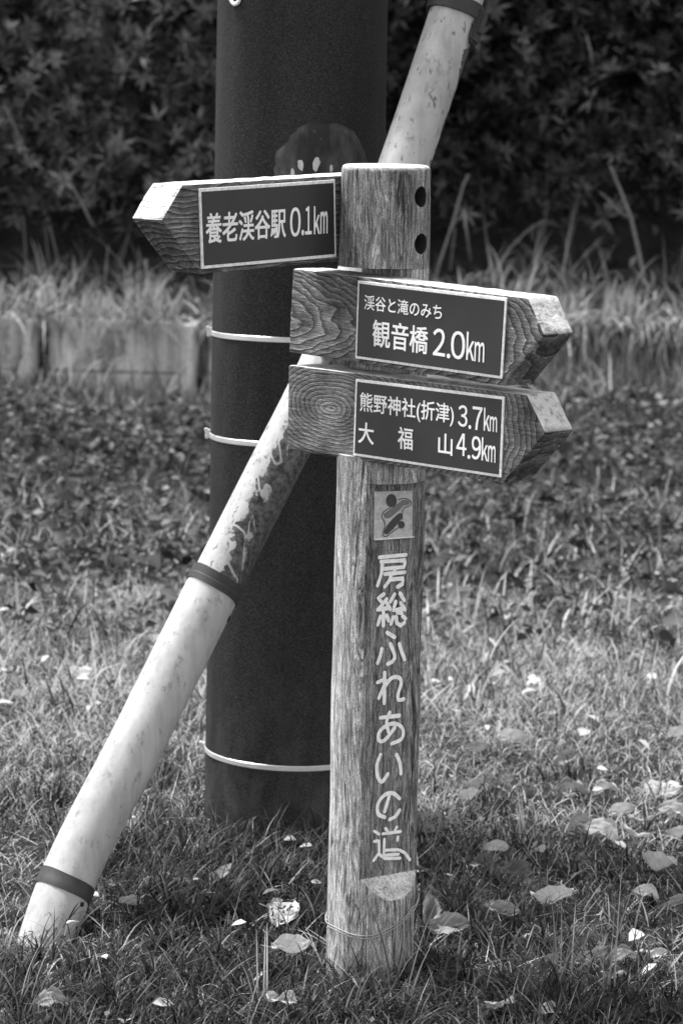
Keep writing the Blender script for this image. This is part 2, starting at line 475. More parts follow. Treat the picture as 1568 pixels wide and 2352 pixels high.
def leaves(P, D, N, L, W, fold=0.25, curl=0.2):
    """n leaf blades from base P along unit D, facing N: 8 verts, folded on the midrib"""
    n = len(P)
    S = np.cross(D, N); S /= np.linalg.norm(S, axis=1)[:, None] + 1e-9
    N = np.cross(S, D)
    prof = [(0.0, 0.0, 0), (0.35, 0.5, 1), (0.35, -0.5, 1), (0.35, 0, 0), (0.72, 0.38, 1), (0.72, -0.38, 1), (0.72, 0, 0), (1.0, 0, 0)]
    V = np.zeros((n, 8, 3))
    for k, (a, b, e) in enumerate(prof):
        V[:, k] = P + D * (L * a)[:, None] + S * (W * b)[:, None] + N * ((W * abs(b) * fold) - L * curl * a * a)[:, None]
    t = np.array([(0, 3, 1), (0, 2, 3), (1, 3, 6), (1, 6, 4), (3, 2, 5), (3, 5, 6), (4, 6, 7), (6, 5, 7)])
    T = (t[None] + (np.arange(n) * 8)[:, None, None]).reshape(-1, 3)
    return V.reshape(-1, 3), T, 8

def leaves4(P, D, N, L, W, fold=0.25, curl=0.2):
    """cheaper leaf for small or distant ones: 5 verts, 4 triangles"""
    n = len(P)
    S = np.cross(D, N); S /= np.linalg.norm(S, axis=1)[:, None] + 1e-9
    N = np.cross(S, D)
    V = np.zeros((n, 5, 3))
    for k, (a, b) in enumerate(((0.0, 0.0), (0.45, 0.5), (0.45, -0.5), (1.0, 0.0), (0.5, 0.0))):
        V[:, k] = P + D * (L * a)[:, None] + S * (W * b)[:, None] + N * ((W * abs(b) * fold) - L * curl * a * a)[:, None]
    t = np.array([(0, 4, 1), (0, 2, 4), (1, 4, 3), (4, 2, 3)])
    T = (t[None] + (np.arange(n) * 5)[:, None, None]).reshape(-1, 3)
    return V.reshape(-1, 3), T, 5

def blade_shade(n, bright, r=None):
    """mostly dark blades with a share of bleached ones; bright = share per blade"""
    r = r or rng
    return np.where(r.uniform(0, 1, n) < bright, r.uniform(0.40, 1.0, n), r.uniform(0.0, 0.24, n))

def unit(v): return v / (np.linalg.norm(v, axis=1)[:, None] + 1e-9)

# things grass may not grow through
POLE_C = None
def clear_of(x, y, margin=0.0):
    ok = np.ones(len(x), bool)
    for (cx, cy, r) in CLEAR: ok &= (x - cx) ** 2 + (y - cy) ** 2 > (r + margin) ** 2
    return ok

# ------------------------------------------------------------------ utility pole
POLE_Y = 6.25
pt = at_y(695.5, 0, POLE_Y); pb = at_y(668.0, 1900, POLE_Y)
POLE_X = pb.x + (pt.x - pb.x) * 0.0
POLE_LX = (pt.x - pb.x) / (pt.z - pb.z)
def pole_c(z): return Vector((POLE_X + POLE_LX * (z - pb.z), POLE_Y, z))
def pole_r(z): return 0.1885 - 0.0067 * z
LOG_X, LOG_Y, LOG_R = 0.06667, 5.18573, 0.0790
def log_c(z): return Vector((LOG_X + 0.0003 * z, LOG_Y + 0.0039 * z, z))
CLEAR = [(POLE_X, POLE_Y, 0.188), (LOG_X, LOG_Y, 0.078)]

pole = empty('utility_pole', (POLE_X, POLE_Y, 0), 'thick round utility pole wrapped in dark gritty sheet behind the wooden signpost', 'utility pole')
def build_pole():
    zs = list(np.arange(-0.25, 2.6, 0.05)) + list(np.arange(2.7, 9.6, 0.3))
    nf = 128
    V, Fc = [], []
    for z in zs:
        c = pole_c(z)
        for k in range(nf):
            a = 2 * pi * k / nf
            r = pole_r(z) + 0.0006 * sin(5 * a + z * 3) + 0.0005 * sin(17 * a - z * 9)
            V.append((c.x + r * cos(a), c.y + r * sin(a), z))
    for i in range(len(zs) - 1):
        for k in range(nf):
            k2 = (k + 1) % nf
            Fc.append((i * nf + k, i * nf + k2, (i + 1) * nf + k2, (i + 1) * nf + k))
    Fc.append([(len(zs) - 1) * nf + k for k in range(nf)])
    mesh_obj('shaft', V, Fc, MAT['pole'], pole, True)
build_pole()

def pole_patch(name, mat, pts2d, lift, parent=None, n=28):
    """thin sheet lying on the pole; pts2d = outline in (angle-arc metres from the front, z)"""
    bm = bmesh.new()
    c0 = Vector((sum(p[0] for p in pts2d) / len(pts2d), sum(p[1] for p in pts2d) / len(pts2d)))
    def P(s, z, l):
        a = -pi / 2 + s / pole_r(z)
        c = pole_c(z); r = pole_r(z) + l
        return (c.x + r * cos(a), c.y + r * sin(a), z)
    rings = 7
    vs = []
    for k in range(rings + 1):
        f = 1 - k / rings
        vs.append([bm.verts.new(P(c0[0] + (p[0] - c0[0]) * max(f, 0.02), c0[1] + (p[1] - c0[1]) * max(f, 0.02), lift)) for p in pts2d])
    base = [bm.verts.new(P(p[0], p[1], -0.0005)) for p in pts2d]
    m = len(pts2d)
    for k in range(rings):
        for i in range(m):
            j = (i + 1) % m
            bm.faces.new((vs[k][i], vs[k][j], vs[k + 1][j], vs[k + 1][i]))
    bm.faces.new(vs[rings])
    for i in range(m):
        j = (i + 1) % m
        bm.faces.new((base[i], base[j], vs[0][j], vs[0][i]))
    bmesh.ops.recalc_face_normals(bm, faces=bm.faces)
    return bm_obj(name, bm, mat, parent or pole, True)

def pole_sz(px, py):
    """pixel on the front of the pole -> (arc length, z)"""
    d = ray(px, py)
    lo, hi = 5.5 / d.y, POLE_Y / d.y
    for _ in range(40):
        m = (lo + hi) / 2
        P = CAMP + d * m; c = pole_c(P.z)
        if (P - c).length > pole_r(P.z): lo = m
        else: hi = m
    P = CAMP + d * lo; c = pole_c(P.z)
    return ((math.atan2(P.y - c.y, P.x - c.x) + pi / 2) * pole_r(P.z), P.z)

s0, z0 = pole_sz(745, 402)
out = []
for k in range(60):
    a = 2 * pi * k / 60
    r = 0.1085 + 0.0022 * sin(7 * a + 1) + random.uniform(-0.0018, 0.0018)
    if 2.4 < a < 3.6: r += random.uniform(-0.006, 0.002)
    out.append((s0 + r * cos(a), z0 + r * sin(a)))
res_ = pole_patch('sticker_residue', MAT['residue'], out, 0.0012)
res_['label'] = 'round grimy patch left by a torn-off sticker'
for px, py, w, h, ti in ((690, 380, 7, 14, 0.2), (726, 377, 8, 17, -0.25), (672, 396, 5, 10, 0.1), (760, 388, 4, 9, 0.0)):
    s1, z1 = pole_sz(px, py)
    k_ = 6.19 / FPX
    ol = []
    for k in range(14):
        a = 2 * pi * k / 14
        r = random.uniform(0.75, 1.1)
        x_, y_ = w * k_ * cos(a) * r, h * k_ * sin(a) * r
        ol.append((s1 + x_ * cos(ti) - y_ * sin(ti), z1 + x_ * sin(ti) + y_ * cos(ti)))
    pole_patch('paper_flake', MAT['flake'], ol, 0.0024, res_)

# seam where the sheet overlaps
sa, za = pole_sz(668, 100); sb, zb = pole_sz(645, 1700)
seam = []
for z in np.arange(0.0, 2.4, 0.06):
    s = sa + (sb - sa) * (z - za) / (zb - za)
    seam.append((s, z))
def seam_strip():
    bm = bmesh.new(); rows = []
    for s, z in seam:
        row = []
        for ds, l in ((-0.0022, -0.0004), (-0.0010, 0.0010), (0.0010, 0.0008), (0.004, -0.0004)):
            a = -pi / 2 + (s + ds) / pole_r(z); c = pole_c(z); r = pole_r(z) + l
            row.append(bm.verts.new((c.x + r * cos(a), c.y + r * sin(a), z)))
        rows.append(row)
    for a, b in zip(rows, rows[1:]):
        for k in range(3): bm.faces.new((a[k], a[k + 1], b[k + 1], b[k]))
    return bm_obj('sheet_seam', bm, MAT['pole'], pole, True)
seam_strip()

def ring_band(z, h, thick, parent, name='metal_band', mat=None):
    bm = bmesh.new(); nf = 120; prof = [(-h / 2, 0.0006), (-h / 2 + 0.001, thick), (h / 2 - 0.001, thick), (h / 2, 0.0006)]
    rows = []
    for k in range(nf):
        a = 2 * pi * k / nf
        row = []
        for dz, l in prof:
            c = pole_c(z + dz); r = pole_r(z) + l
            row.append(bm.verts.new((c.x + r * cos(a), c.y + r * sin(a), z + dz + 0.0012 * sin(2 * a + z * 5))))
        rows.append(row)
    for i in range(nf):
        j = (i + 1) % nf
        for k in range(3): bm.faces.new((rows[i][k], rows[j][k], rows[j][k + 1], rows[i][k + 1]))
    return bm_obj(name, bm, mat or MAT['steel'], parent, True)

def box_bm(bm, c, sx, sy, sz, rot=None, bev=0.0):
    r = bmesh.ops.create_cube(bm, size=1.0)
    M = Matrix.Translation(c) @ (rot.to_4x4() if rot else Matrix.Identity(4)) @ Matrix.Diagonal((sx, sy, sz, 1))
    bmesh.ops.transform(bm, matrix=M, verts=r['verts'])
    if bev:
        es = list({e for v in r['verts'] for e in v.link_edges})
        bmesh.ops.bevel(bm, geom=es, offset=bev, segments=2, affect='EDGES', clamp_overlap=True)

for px, py in ((570, 778), (530, 1013), (640, 1764)):
    s, z = pole_sz(px, py)
    b = ring_band(z, 0.0115, 0.0018, pole); b.data.set_sharp_from_angle(angle=radians(30))
    # worm clasp at the left side of the pole
    a = pi - 0.02
    c = pole_c(z); P = Vector((c.x + (pole_r(z) + 0.006) * cos(a), c.y + (pole_r(z) + 0.006) * sin(a), z))
    bm = bmesh.new()
    R = Matrix.Rotation(a, 3, 'Z')
    box_bm(bm, P, 0.011, 0.026, 0.017, R, 0.0015)
    box_bm(bm, P + Vector((-0.004, -0.004, 0.0085)), 0.007, 0.018, 0.006, R, 0.001)
    bmesh.ops.create_cone(bm, cap_ends=True, segments=10, radius1=0.004, radius2=0.004, depth=0.03,
                          matrix=Matrix.Translation(P + Vector((-0.002, 0, -0.006))) @ Matrix.Rotation(pi / 2, 4, 'X'))
    bm_obj('clasp', bm, MAT['steel'], b)
# white ring of a cable clip near the top of the picture
s, z = pole_sz(543, -7)
a = -pi / 2 + s / pole_r(z); c = pole_c(z); Pn = Vector((cos(a), sin(a), 0))
bm = bmesh.new()
Q = Pn.to_track_quat('Z', 'Y').to_matrix()
nu, nv = 28, 10
vv = [[bm.verts.new(c + Pn * (pole_r(z) + 0.003) + Q @ Vector(((0.0145 + 0.0045 * cos(2 * pi * j / nv)) * cos(2 * pi * i / nu), (0.0145 + 0.0045 * cos(2 * pi * j / nv)) * sin(2 * pi * i / nu), 0.0035 * sin(2 * pi * j / nv)))) for j in range(nv)] for i in range(nu)]
for i in range(nu):
    for j in range(nv):
        bm.faces.new((vv[i][j], vv[(i + 1) % nu][j], vv[(i + 1) % nu][(j + 1) % nv], vv[i][(j + 1) % nv]))
bm_obj('cable_ring', bm, MAT['white'], pole, True)

# ------------------------------------------------------------------ finger post
post = empty('finger_post', (LOG_X, LOG_Y, 0), 'weathered round log signpost with three wooden direction arms standing before the dark utility pole', 'signpost')
A1, A2, A3 = 0.89994, 0.87391, 0.83307
T_B = 0.0673
N1 = Vector((sin(A1), -cos(A1), 0))
N2 = Vector((-sin(A2), -cos(A2), 0))
N3 = Vector((-sin(A3), -cos(A3), 0))
PHI_T = radians(36)
NT_ = Vector((sin(PHI_T), -cos(PHI_T), 0))
D_T = LOG_R * cos(radians(52))

def z_on_log(px, py):
    d = ray(px, py)
    return (CAMP + d * ((LOG_Y - LOG_R * 0.8) / d.y)).z
Z_TOP = z_on_log(887, 381)
Z_N_TOP = z_on_log(830, 617)          # top of the front notch
Z_N_BOT = 0.951
Z_F_TOP = z_on_log(910, 1112)         # flat text face
Z_F_BOT = z_on_log(905, 2014)
Z_R_BOT = z_on_log(905, 2066)         # foot of the ramp

def log_radius(phi, z):
    """phi measured like N: direction (sin phi, -cos phi)"""
    r = LOG_R + 0.0012 * sin(3 * phi + z * 4) + 0.0008 * sin(7 * phi - z * 11) + 0.0007 * sin(z * 23 + phi * 2)
    def cut(n_phi, d):
        nonlocal r
        cth = cos(phi - n_phi)
        if cth > 0.02: r = min(r, d / cth)
    if Z_N_BOT < z < Z_N_TOP: cut(-0.5 * (A2 + A3), 0.0055)
    if z > Z_R_BOT and z < Z_F_TOP:
        f = 1.0 if z > Z_F_BOT else ((z - Z_R_BOT) / (Z_F_BOT - Z_R_BOT)) ** 0.85
        bulge = 0.0
        cut(PHI_T, LOG_R + (D_T - LOG_R) * min(1, f * 1.05) + (0.0022 * sin(z * 160 + phi * 9) * sin(phi * 5 + z * 90) * (1 - f)))
    z1a, z1b = 1.262, 1.452
    if z1a < z < z1b: cut(A1 + pi, 0.0545)
    if z > Z_TOP - 0.012:
        q = (z - (Z_TOP - 0.012)) / 0.012
        r = min(r, LOG_R - 0.011 * (1 - math.sqrt(max(0, 1 - q * q))))
    return r

def build_log():
    zs = list(np.arange(-0.12, Z_TOP - 0.013, 0.012)) + [Z_TOP - 0.012 + 0.012 * sin(k / 6 * pi / 2) for k in range(7)]
    for e in (Z_N_BOT, Z_N_TOP, Z_F_TOP, 1.262, 1.452): zs += [e - 0.0007, e + 0.0007]
    zs += list(np.linspace(Z_R_BOT, Z_F_BOT + 0.004, 14))
    zs = sorted(set(round(z, 5) for z in zs))
    nf = 144; V, Fc = [], []
    for z in zs:
        c = log_c(z)
        for k in range(nf):
            p = 2 * pi * k / nf
            r = log_radius(p, z)
            V.append((c.x + r * sin(p), c.y - r * cos(p), z))
    for i in range(len(zs) - 1):
        for k in range(nf):
            k2 = (k + 1) % nf
            Fc.append((i * nf + k, i * nf + k2, (i + 1) * nf + k2, (i + 1) * nf + k))
    Fc.append([(len(zs) - 1) * nf + k for k in range(nf)])
    Fc.append([k for k in reversed(range(nf))])
    o = mesh_obj('log', V, Fc, MAT['log'], None)
    o.data.materials.append(MAT['log_flat'])
    for p in o.data.polygons:               # the planed face that carries the writing
        c_ = p.center; q_ = c_ - log_c(c_.z)
        if Z_F_BOT - 0.002 < c_.z < Z_F_TOP and q_.dot(NT_) > D_T - 0.0012: p.material_index = 1
        if Z_N_TOP < c_.z < Z_TOP - 0.004: p.material_index = 1
    # two counterbored bolt holes
    bm = bmesh.new()
    for px, py in ((966, 452), (966, 560)):
        d = ray(px, py)
        t_ = None
        P = on_plane(px, py, log_c(1.4) + N1 * LOG_R * 0.9, Vector((0, -1, 0)))
        # point on the cylinder
        c = log_c(P.z); lo, hi = 4.9 / d.y, (LOG_Y) / d.y
        for _ in range(40):
            m = (lo + hi) / 2; Q_ = CAMP + d * m
            if Vector((Q_.x - c.x, Q_.y - c.y)).length > LOG_R: lo = m
            else: hi = m
        P = CAMP + d * lo
        rad = Vector((P.x - c.x, P.y - c.y, 0)).normalized()
        HOLES.append((P, rad))
        bmesh.ops.create_cone(bm, cap_ends=True, segments=28, radius1=0.0185, radius2=0.0175, depth=0.15,
                              matrix=Matrix.Translation(P) @ rad.to_track_quat('Z', 'Y').to_matrix().to_4x4())
    cut = bm_obj('cutter', bm, MAT['hole'])  # bore walls coloured near-black to deepen the shade inside
    md = o.modifiers.new('b', 'BOOLEAN'); md.operation = 'DIFFERENCE'; md.object = cut; md.solver = 'EXACT'; md.material_mode = 'TRANSFER'
    bpy.context.view_layer.update()
    bake(o)
    bpy.data.objects.remove(cut)
    me = o.data
    me.polygons.foreach_set('use_smooth', [True] * len(me.polygons))
    me.set_sharp_from_angle(angle=radians(35))
    COL.objects.unlink(o)
    link(o, post)
    return o
HOLES = []
log = build_log()
for P, rad in HOLES:            # bolt end and washer at the bottom of each hole
    bm = bmesh.new()
    q = rad.to_track_quat('Z', 'Y').to_matrix().to_4x4()
    bmesh.ops.create_cone(bm, cap_ends=True, segments=6, radius1=0.0085, radius2=0.0085, depth=0.012, matrix=Matrix.Translation(P - rad * 0.064) @ q)
    bmesh.ops.create_cone(bm, cap_ends=True, segments=20, radius1=0.014, radius2=0.014, depth=0.004, matrix=Matrix.Translation(P - rad * 0.0715) @ q)
    bm_obj('bolt', bm, MAT['tape'], log)

# ---- lettering helpers
def glyph_mesh(txt, offset):
    cu = bpy.data.curves.new('t', 'FONT'); cu.body = txt; cu.offset = offset; cu.resolution_u = 4
    o = bpy.data.objects.new('t', cu); COL.objects.link(o)
    dg = bpy.context.evaluated_depsgraph_get()
    me = bpy.data.meshes.new_from_object(o.evaluated_get(dg))
    V = np.array([v.co[:2] for v in me.vertices]); Fc = [tuple(p.vertices) for p in me.polygons]
    bpy.data.objects.remove(o); bpy.data.meshes.remove(me)
    return V, Fc

def build_board(idx, sg, a, C, tilt, h, end_t, end_b, ut, ua, ub, za, mat, label):
    u = Vector((sg * cos(a), -sin(a), 0)); n = Vector((-sg * sin(a), -cos(a), 0)); Z = Vector((0, 0, 1))
    up = Z * cos(tilt) - u * sin(tilt); ud = u * cos(tilt) + Z * sin(tilt)
    Y = up.cross(ud)
    M = Matrix((ud, Y, up)).transposed().to_4x4(); M.translation = C
    fs = 1 if Y.dot(n) > 0 else -1        # sign of the local y that faces front
    hh = h / 2
    prof = [(-end_b, -hh), (ub, -hh), (ua, hh - za), (ut, hh), (-end_t, hh)]
    bm = bmesh.new()
    f = [bm.verts.new((x, 0, z)) for x, z in prof]; b = [bm.verts.new((x, -fs * T_B, z)) for x, z in prof]
    bm.faces.new(f); bm.faces.new(list(reversed(b)))
    for i in range(5):
        j = (i + 1) % 5
        bm.faces.new((f[i], b[i], b[j], f[j]))
    bmesh.ops.recalc_face_normals(bm, faces=bm.faces)
    bmesh.ops.bevel(bm, geom=list(bm.edges), offset=0.0035, segments=2, affect='EDGES', profile=0.6)
    bmesh.ops.triangulate(bm, faces=[x for x in bm.faces if len(x.verts) > 4])
    for it in range(6):
        long_ = [e for e in bm.edges if e.calc_length() > 0.012]
        if not long_: break
        bmesh.ops.subdivide_edges(bm, edges=long_, cuts=1, use_grid_fill=False)
        bmesh.ops.triangulate(bm, faces=[x for x in bm.faces if len(x.verts) > 4])
    bmesh.ops.recalc_face_normals(bm, faces=bm.faces)
    from mathutils import noise as mn
    bm.normal_update()
    for v in bm.verts:
        q = Vector((v.co.x * 60 + idx * 9, v.co.y * 90, v.co.z * 140)); q2 = v.co * 25 + Vector((idx * 5, 0, 0))
        v.co += v.normal * (0.0007 * mn.noise(q) + 0.0011 * mn.noise(q2))
    o = bm_obj('direction_board', bm, mat, post, True, M)
    o.matrix_parent_inverse = post.matrix_basis.inverted()
    o.data.set_sharp_from_angle(angle=radians(30))
    o['label'] = label
    Mi = M.inverted()
    def loc(px, py):
        P = Mi @ on_plane(px, py, C, n)
        return (P.x, P.z)
    return o, M, fs, loc

def d2(zx, zy, ox, oy, sc): return ((ox + zx / sc) * 0.94062, (oy + zy / sc) * 0.94062)

def child(name, V, Fc, mat, parent, M, lift=0.0, smooth=False):
    o = mesh_obj(name, V, Fc, mat, parent, smooth, M)
    return o

def plate(board, M, fs, quad, lift, thick, mat, name, inset=0.0):
    """quad: 4 local (x,z) corners TL TR BR BL"""
    cx = sum(p[0] for p in quad) / 4; cz = sum(p[1] for p in quad) / 4
    q = []
    for x, z in quad:
        q.append((x - inset * (1 if x > cx else -1), z - inset * (1 if z > cz else -1)))
    bm = bmesh.new()
    f = [bm.verts.new((x, fs * (lift + thick), z)) for x, z in q]; b = [bm.verts.new((x, fs * lift, z)) for x, z in q]
    bm.faces.new(f); bm.faces.new(list(reversed(b)))
    for i in range(4):
        j = (i + 1) % 4
        bm.faces.new((f[i], b[i], b[j], f[j]))
    bmesh.ops.recalc_face_normals(bm, faces=bm.faces)
    bmesh.ops.bevel(bm, geom=list(bm.edges), offset=0.0006, segments=1, affect='EDGES')
    o = bm_obj(name, bm, mat, board, False, M)
    return o

def lettering(board, M, fs, loc, runs, ox, oy, sc, lift, name='lettering'):
    """runs: (text, tlx, tly, brx, bry, offset) in zoom pixels; one mesh for the line"""
    for txt, x0, y0, x1, y1, off in runs:
        G, adv = [], 0.0
        for ch in txt:
            V, Fc = glyph_mesh(ch, 0.0)
            V2, _ = glyph_mesh(ch + ch, 0.0)
            V = V.copy(); w_ = V2[:, 0].max() - V[:, 0].max()
            V[:, 0] += adv; adv += w_; G.append((V, Fc))
        A = np.concatenate([g[0] for g in G]); mn, mx = A.min(0), A.max(0)
        p = loc(*d2(x0, y0, ox, oy, sc)); q = loc(*d2(x1, y1, ox, oy, sc))
        bx, bz = off * abs(p[1] - q[1]), off * 0.7 * abs(p[1] - q[1])      # half of the added stroke width
        sgx = 1 if q[0] > p[0] else -1
        for V, Fc in G:
            AV, AF = [], []
            for k, (ex, ez) in enumerate(((-1, -1), (1, 1), (-1, 1), (1, -1), (0, 0)) if off > 0 else ((0, 0),)):
                base = len(AV)
                for v in V:
                    fx = (v[0] - mn[0]) / max(1e-6, mx[0] - mn[0]); fz = (v[1] - mn[1]) / max(1e-6, mx[1] - mn[1])
                    AV.append((p[0] + sgx * bx + (q[0] - p[0] - 2 * sgx * bx) * fx + ex * bx, fs * (lift + 0.00006 * k), q[1] + bz + (p[1] - q[1] - 2 * bz) * fz + ez * bz))
                for f_ in Fc:
                    f_ = [i + base for i in f_]
                    AF.append(f_ if fs < 0 else f_[::-1])
            mesh_obj('character', AV, AF, MAT['white'], board, False, M)

# sign 1: to the station, bolted to the back of the log, pointing left
C1 = log_c(1.36297) + N1 * -0.05536
b1, Mb1, fs1, loc1 = build_board(1, -1, A1, C1, -0.02001, 0.1492, 0.10, 0.10, 0.46885, 0.52003, 0.42408, 0.05534, MAT['board1'],
    'top arm, pointing away from the log on the opposite side to the two lower arms')
Z1 = (300, 360, 2.8)
q = [loc1(*d2(x, y, *Z1)) for x, y in ((512, 281), (1441, 219), (1449, 748), (530, 832))]
plate(b1, Mb1, fs1, q, 0.0004, 0.0028, MAT['border'], 'plate_border')
plate(b1, Mb1, fs1, q, 0.0012, 0.0032, MAT['plate'], 'sign_plate', 0.0055)
lettering(b1, Mb1, fs1, loc1, [
    ('養老渓谷駅', 551, 450, 1099, 614, 0.018), ('０', 1127, 411, 1199, 606, 0.012), ('．', 1205, 562, 1223, 600, 0.0),
    ('１', 1230, 403, 1275, 592, 0.012), ('ｋ', 1290, 402, 1330, 590, 0.012), ('ｍ', 1334, 438, 1383, 586, 0.014)], *Z1, 0.0050)

C2 = log_c(1.18961) + N2 * 0.0751
b2, Mb2, fs2, loc2 = build_board(2, 1, A2, C2, -0.01649, 0.1498, 0.1626, 0.1678, 0.44576, 0.48695, 0.39399, 0.05635, MAT['board2'],
    'middle arm, with two lines of writing, the upper smaller')
Z2 = (680, 620, 2.1189)
q = [loc2(*d2(x, y, *Z2)) for x, y in ((417, 137), (1186, 228), (1161, 647), (403, 540))]
plate(b2, Mb2, fs2, q, 0.0004, 0.0028, MAT['border'], 'plate_border')
plate(b2, Mb2, fs2, q, 0.0012, 0.0032, MAT['plate'], 'sign_plate', 0.0048)
lettering(b2, Mb2, fs2, loc2, [('渓谷と滝のみち', 455, 210, 854, 342, 0.012)], *Z2, 0.0050)
lettering(b2, Mb2, fs2, loc2, [
    ('観音橋', 499, 337, 781, 521, 0.016), ('２', 812, 382, 871, 532, 0.014), ('．', 880, 514, 898, 541, 0.0),
    ('０', 905, 394, 973, 550, 0.012), ('ｋ', 985, 401, 1021, 553, 0.012), ('ｍ', 1026, 452, 1073, 562, 0.014)], *Z2, 0.0050)

C3 = log_c(1.01963) + N3 * 0.0749
b3, Mb3, fs3, loc3 = build_board(3, 1, A3, C3, 0.0037, 0.1521, 0.1642, 0.1660, 0.42892, 0.47339, 0.37896, 0.05867, MAT['board3'],
    'lowest arm, with a swirling knot in the grain and two distances')
q = [loc3(*d2(x, y, *Z2)) for x, y in ((405, 645), (1173, 739), (1156, 1157), (391, 1042))]
plate(b3, Mb3, fs3, q, 0.0004, 0.0028, MAT['border'], 'plate_border')
plate(b3, Mb3, fs3, q, 0.0012, 0.0032, MAT['plate'], 'sign_plate', 0.0048)
lettering(b3, Mb3, fs3, loc3, [
    ('熊野神社(折津)', 432, 713, 916, 894, 0.012), ('３', 940, 779, 986, 897, 0.014), ('．', 992, 883, 1006, 906, 0.0),
    ('７', 1014, 787, 1063, 914, 0.014), ('ｋ', 1073, 794, 1101, 917, 0.012), ('ｍ', 1103, 838, 1139, 922, 0.014)], *Z2, 0.0050)
lettering(b3, Mb3, fs3, loc3, [
    ('大', 424, 866, 503, 988, 0.016), ('福', 628, 892, 704, 1017, 0.014), ('山', 837, 924, 909, 1045, 0.018),
    ('４', 931, 924, 981, 1047, 0.014), ('．', 987, 1038, 1001, 1061, 0.0), ('９', 1010, 939, 1056, 1067, 0.014),
    ('ｋ', 1062, 947, 1091, 1072, 0.012), ('ｍ', 1094, 988, 1131, 1080, 0.014)], *Z2, 0.0050)

# ---- carved characters and emblem on the flat of the log
UT = Vector((cos(PHI_T), sin(PHI_T), 0))
CT = log_c(0.5) + NT_ * D_T; CT.z = 0
MT = Matrix((UT, -NT_, Vector((0, 0, 1)))).transposed().to_4x4(); MT.translation = CT
MTi = MT.inverted()
def loct(px, py):
    P = MTi @ on_plane(px, py, CT, NT_)
    return (P.x, P.z)

def smooth_path(pts, n=4):
    if len(pts) < 3: return pts
    out = []
    for i in range(len(pts) - 1):
        p0 = pts[max(0, i - 1)]; p1 = pts[i]; p2 = pts[i + 1]; p3 = pts[min(len(pts) - 1, i + 2)]
        for k in range(n):
            t = k / n
            out.append(tuple(0.5 * ((2 * p1[d]) + (-p0[d] + p2[d]) * t + (2 * p0[d] - 5 * p1[d] + 4 * p2[d] - p3[d]) * t * t + (-p0[d] + 3 * p1[d] - 3 * p2[d] + p3[d]) * t ** 3) for d in range(2)))
    out.append(pts[-1])
    return out

def ribbon(V, Fc, pts, w, y, th=0.0006, jag=0.1):
    """flat stroke with rounded ends in the local x-z plane, raised to y (towards -y)"""
    n = len(pts)
    L, R_ = [], []
    for i, p in enumerate(pts):
        a = pts[max(0, i - 1)]; b = pts[min(n - 1, i + 1)]
        t = Vector((b[0] - a[0], b[1] - a[1])); t = t.normalized() if t.length > 1e-9 else Vector((1, 0))
        nn = Vector((-t.y, t.x)); ww = w * 0.5 * (1 + random.uniform(-jag, jag))
        L.append((p[0] + nn.x * ww, p[1] + nn.y * ww)); R_.append((p[0] - nn.x * ww, p[1] - nn.y * ww))
    t0 = Vector((pts[0][0] - pts[1][0], pts[0][1] - pts[1][1])).normalized()
    t1 = Vector((pts[-1][0] - pts[-2][0], pts[-1][1] - pts[-2][1])).normalized()
    def cap(p, t, s):
        o = []
        for k in range(1, 5):
            a = -pi / 2 + pi * k / 5
            nn = Vector((-t.y, t.x)) * s
            d = t * cos(a) + nn * sin(a)
            o.append((p[0] + d.x * w * 0.5, p[1] + d.y * w * 0.5))
        return o
    base = len(V)
    for i in range(n):
        V.append((L[i][0], y, L[i][1])); V.append((R_[i][0], y, R_[i][1]))
    for i in range(n - 1):
        a = base + 2 * i
        Fc.append((a, a + 1, a + 3, a + 2))
    c0 = cap(pts[0], t0, 1); b0 = len(V)
    V.extend((x, y, z) for x, z in c0); Fc.append([base] + [b0 + k for k in reversed(range(4))] + [base + 1] if False else [base + 1] + [base] + [b0 + k for k in range(4)][::1])
    c1 = cap(pts[-1], t1, 1); b1_ = len(V)
    V.extend((x, y, z) for x, z in c1); e = base + 2 * (n - 1)
    Fc.append([e] + [e + 1] + [b1_ + k for k in range(4)])

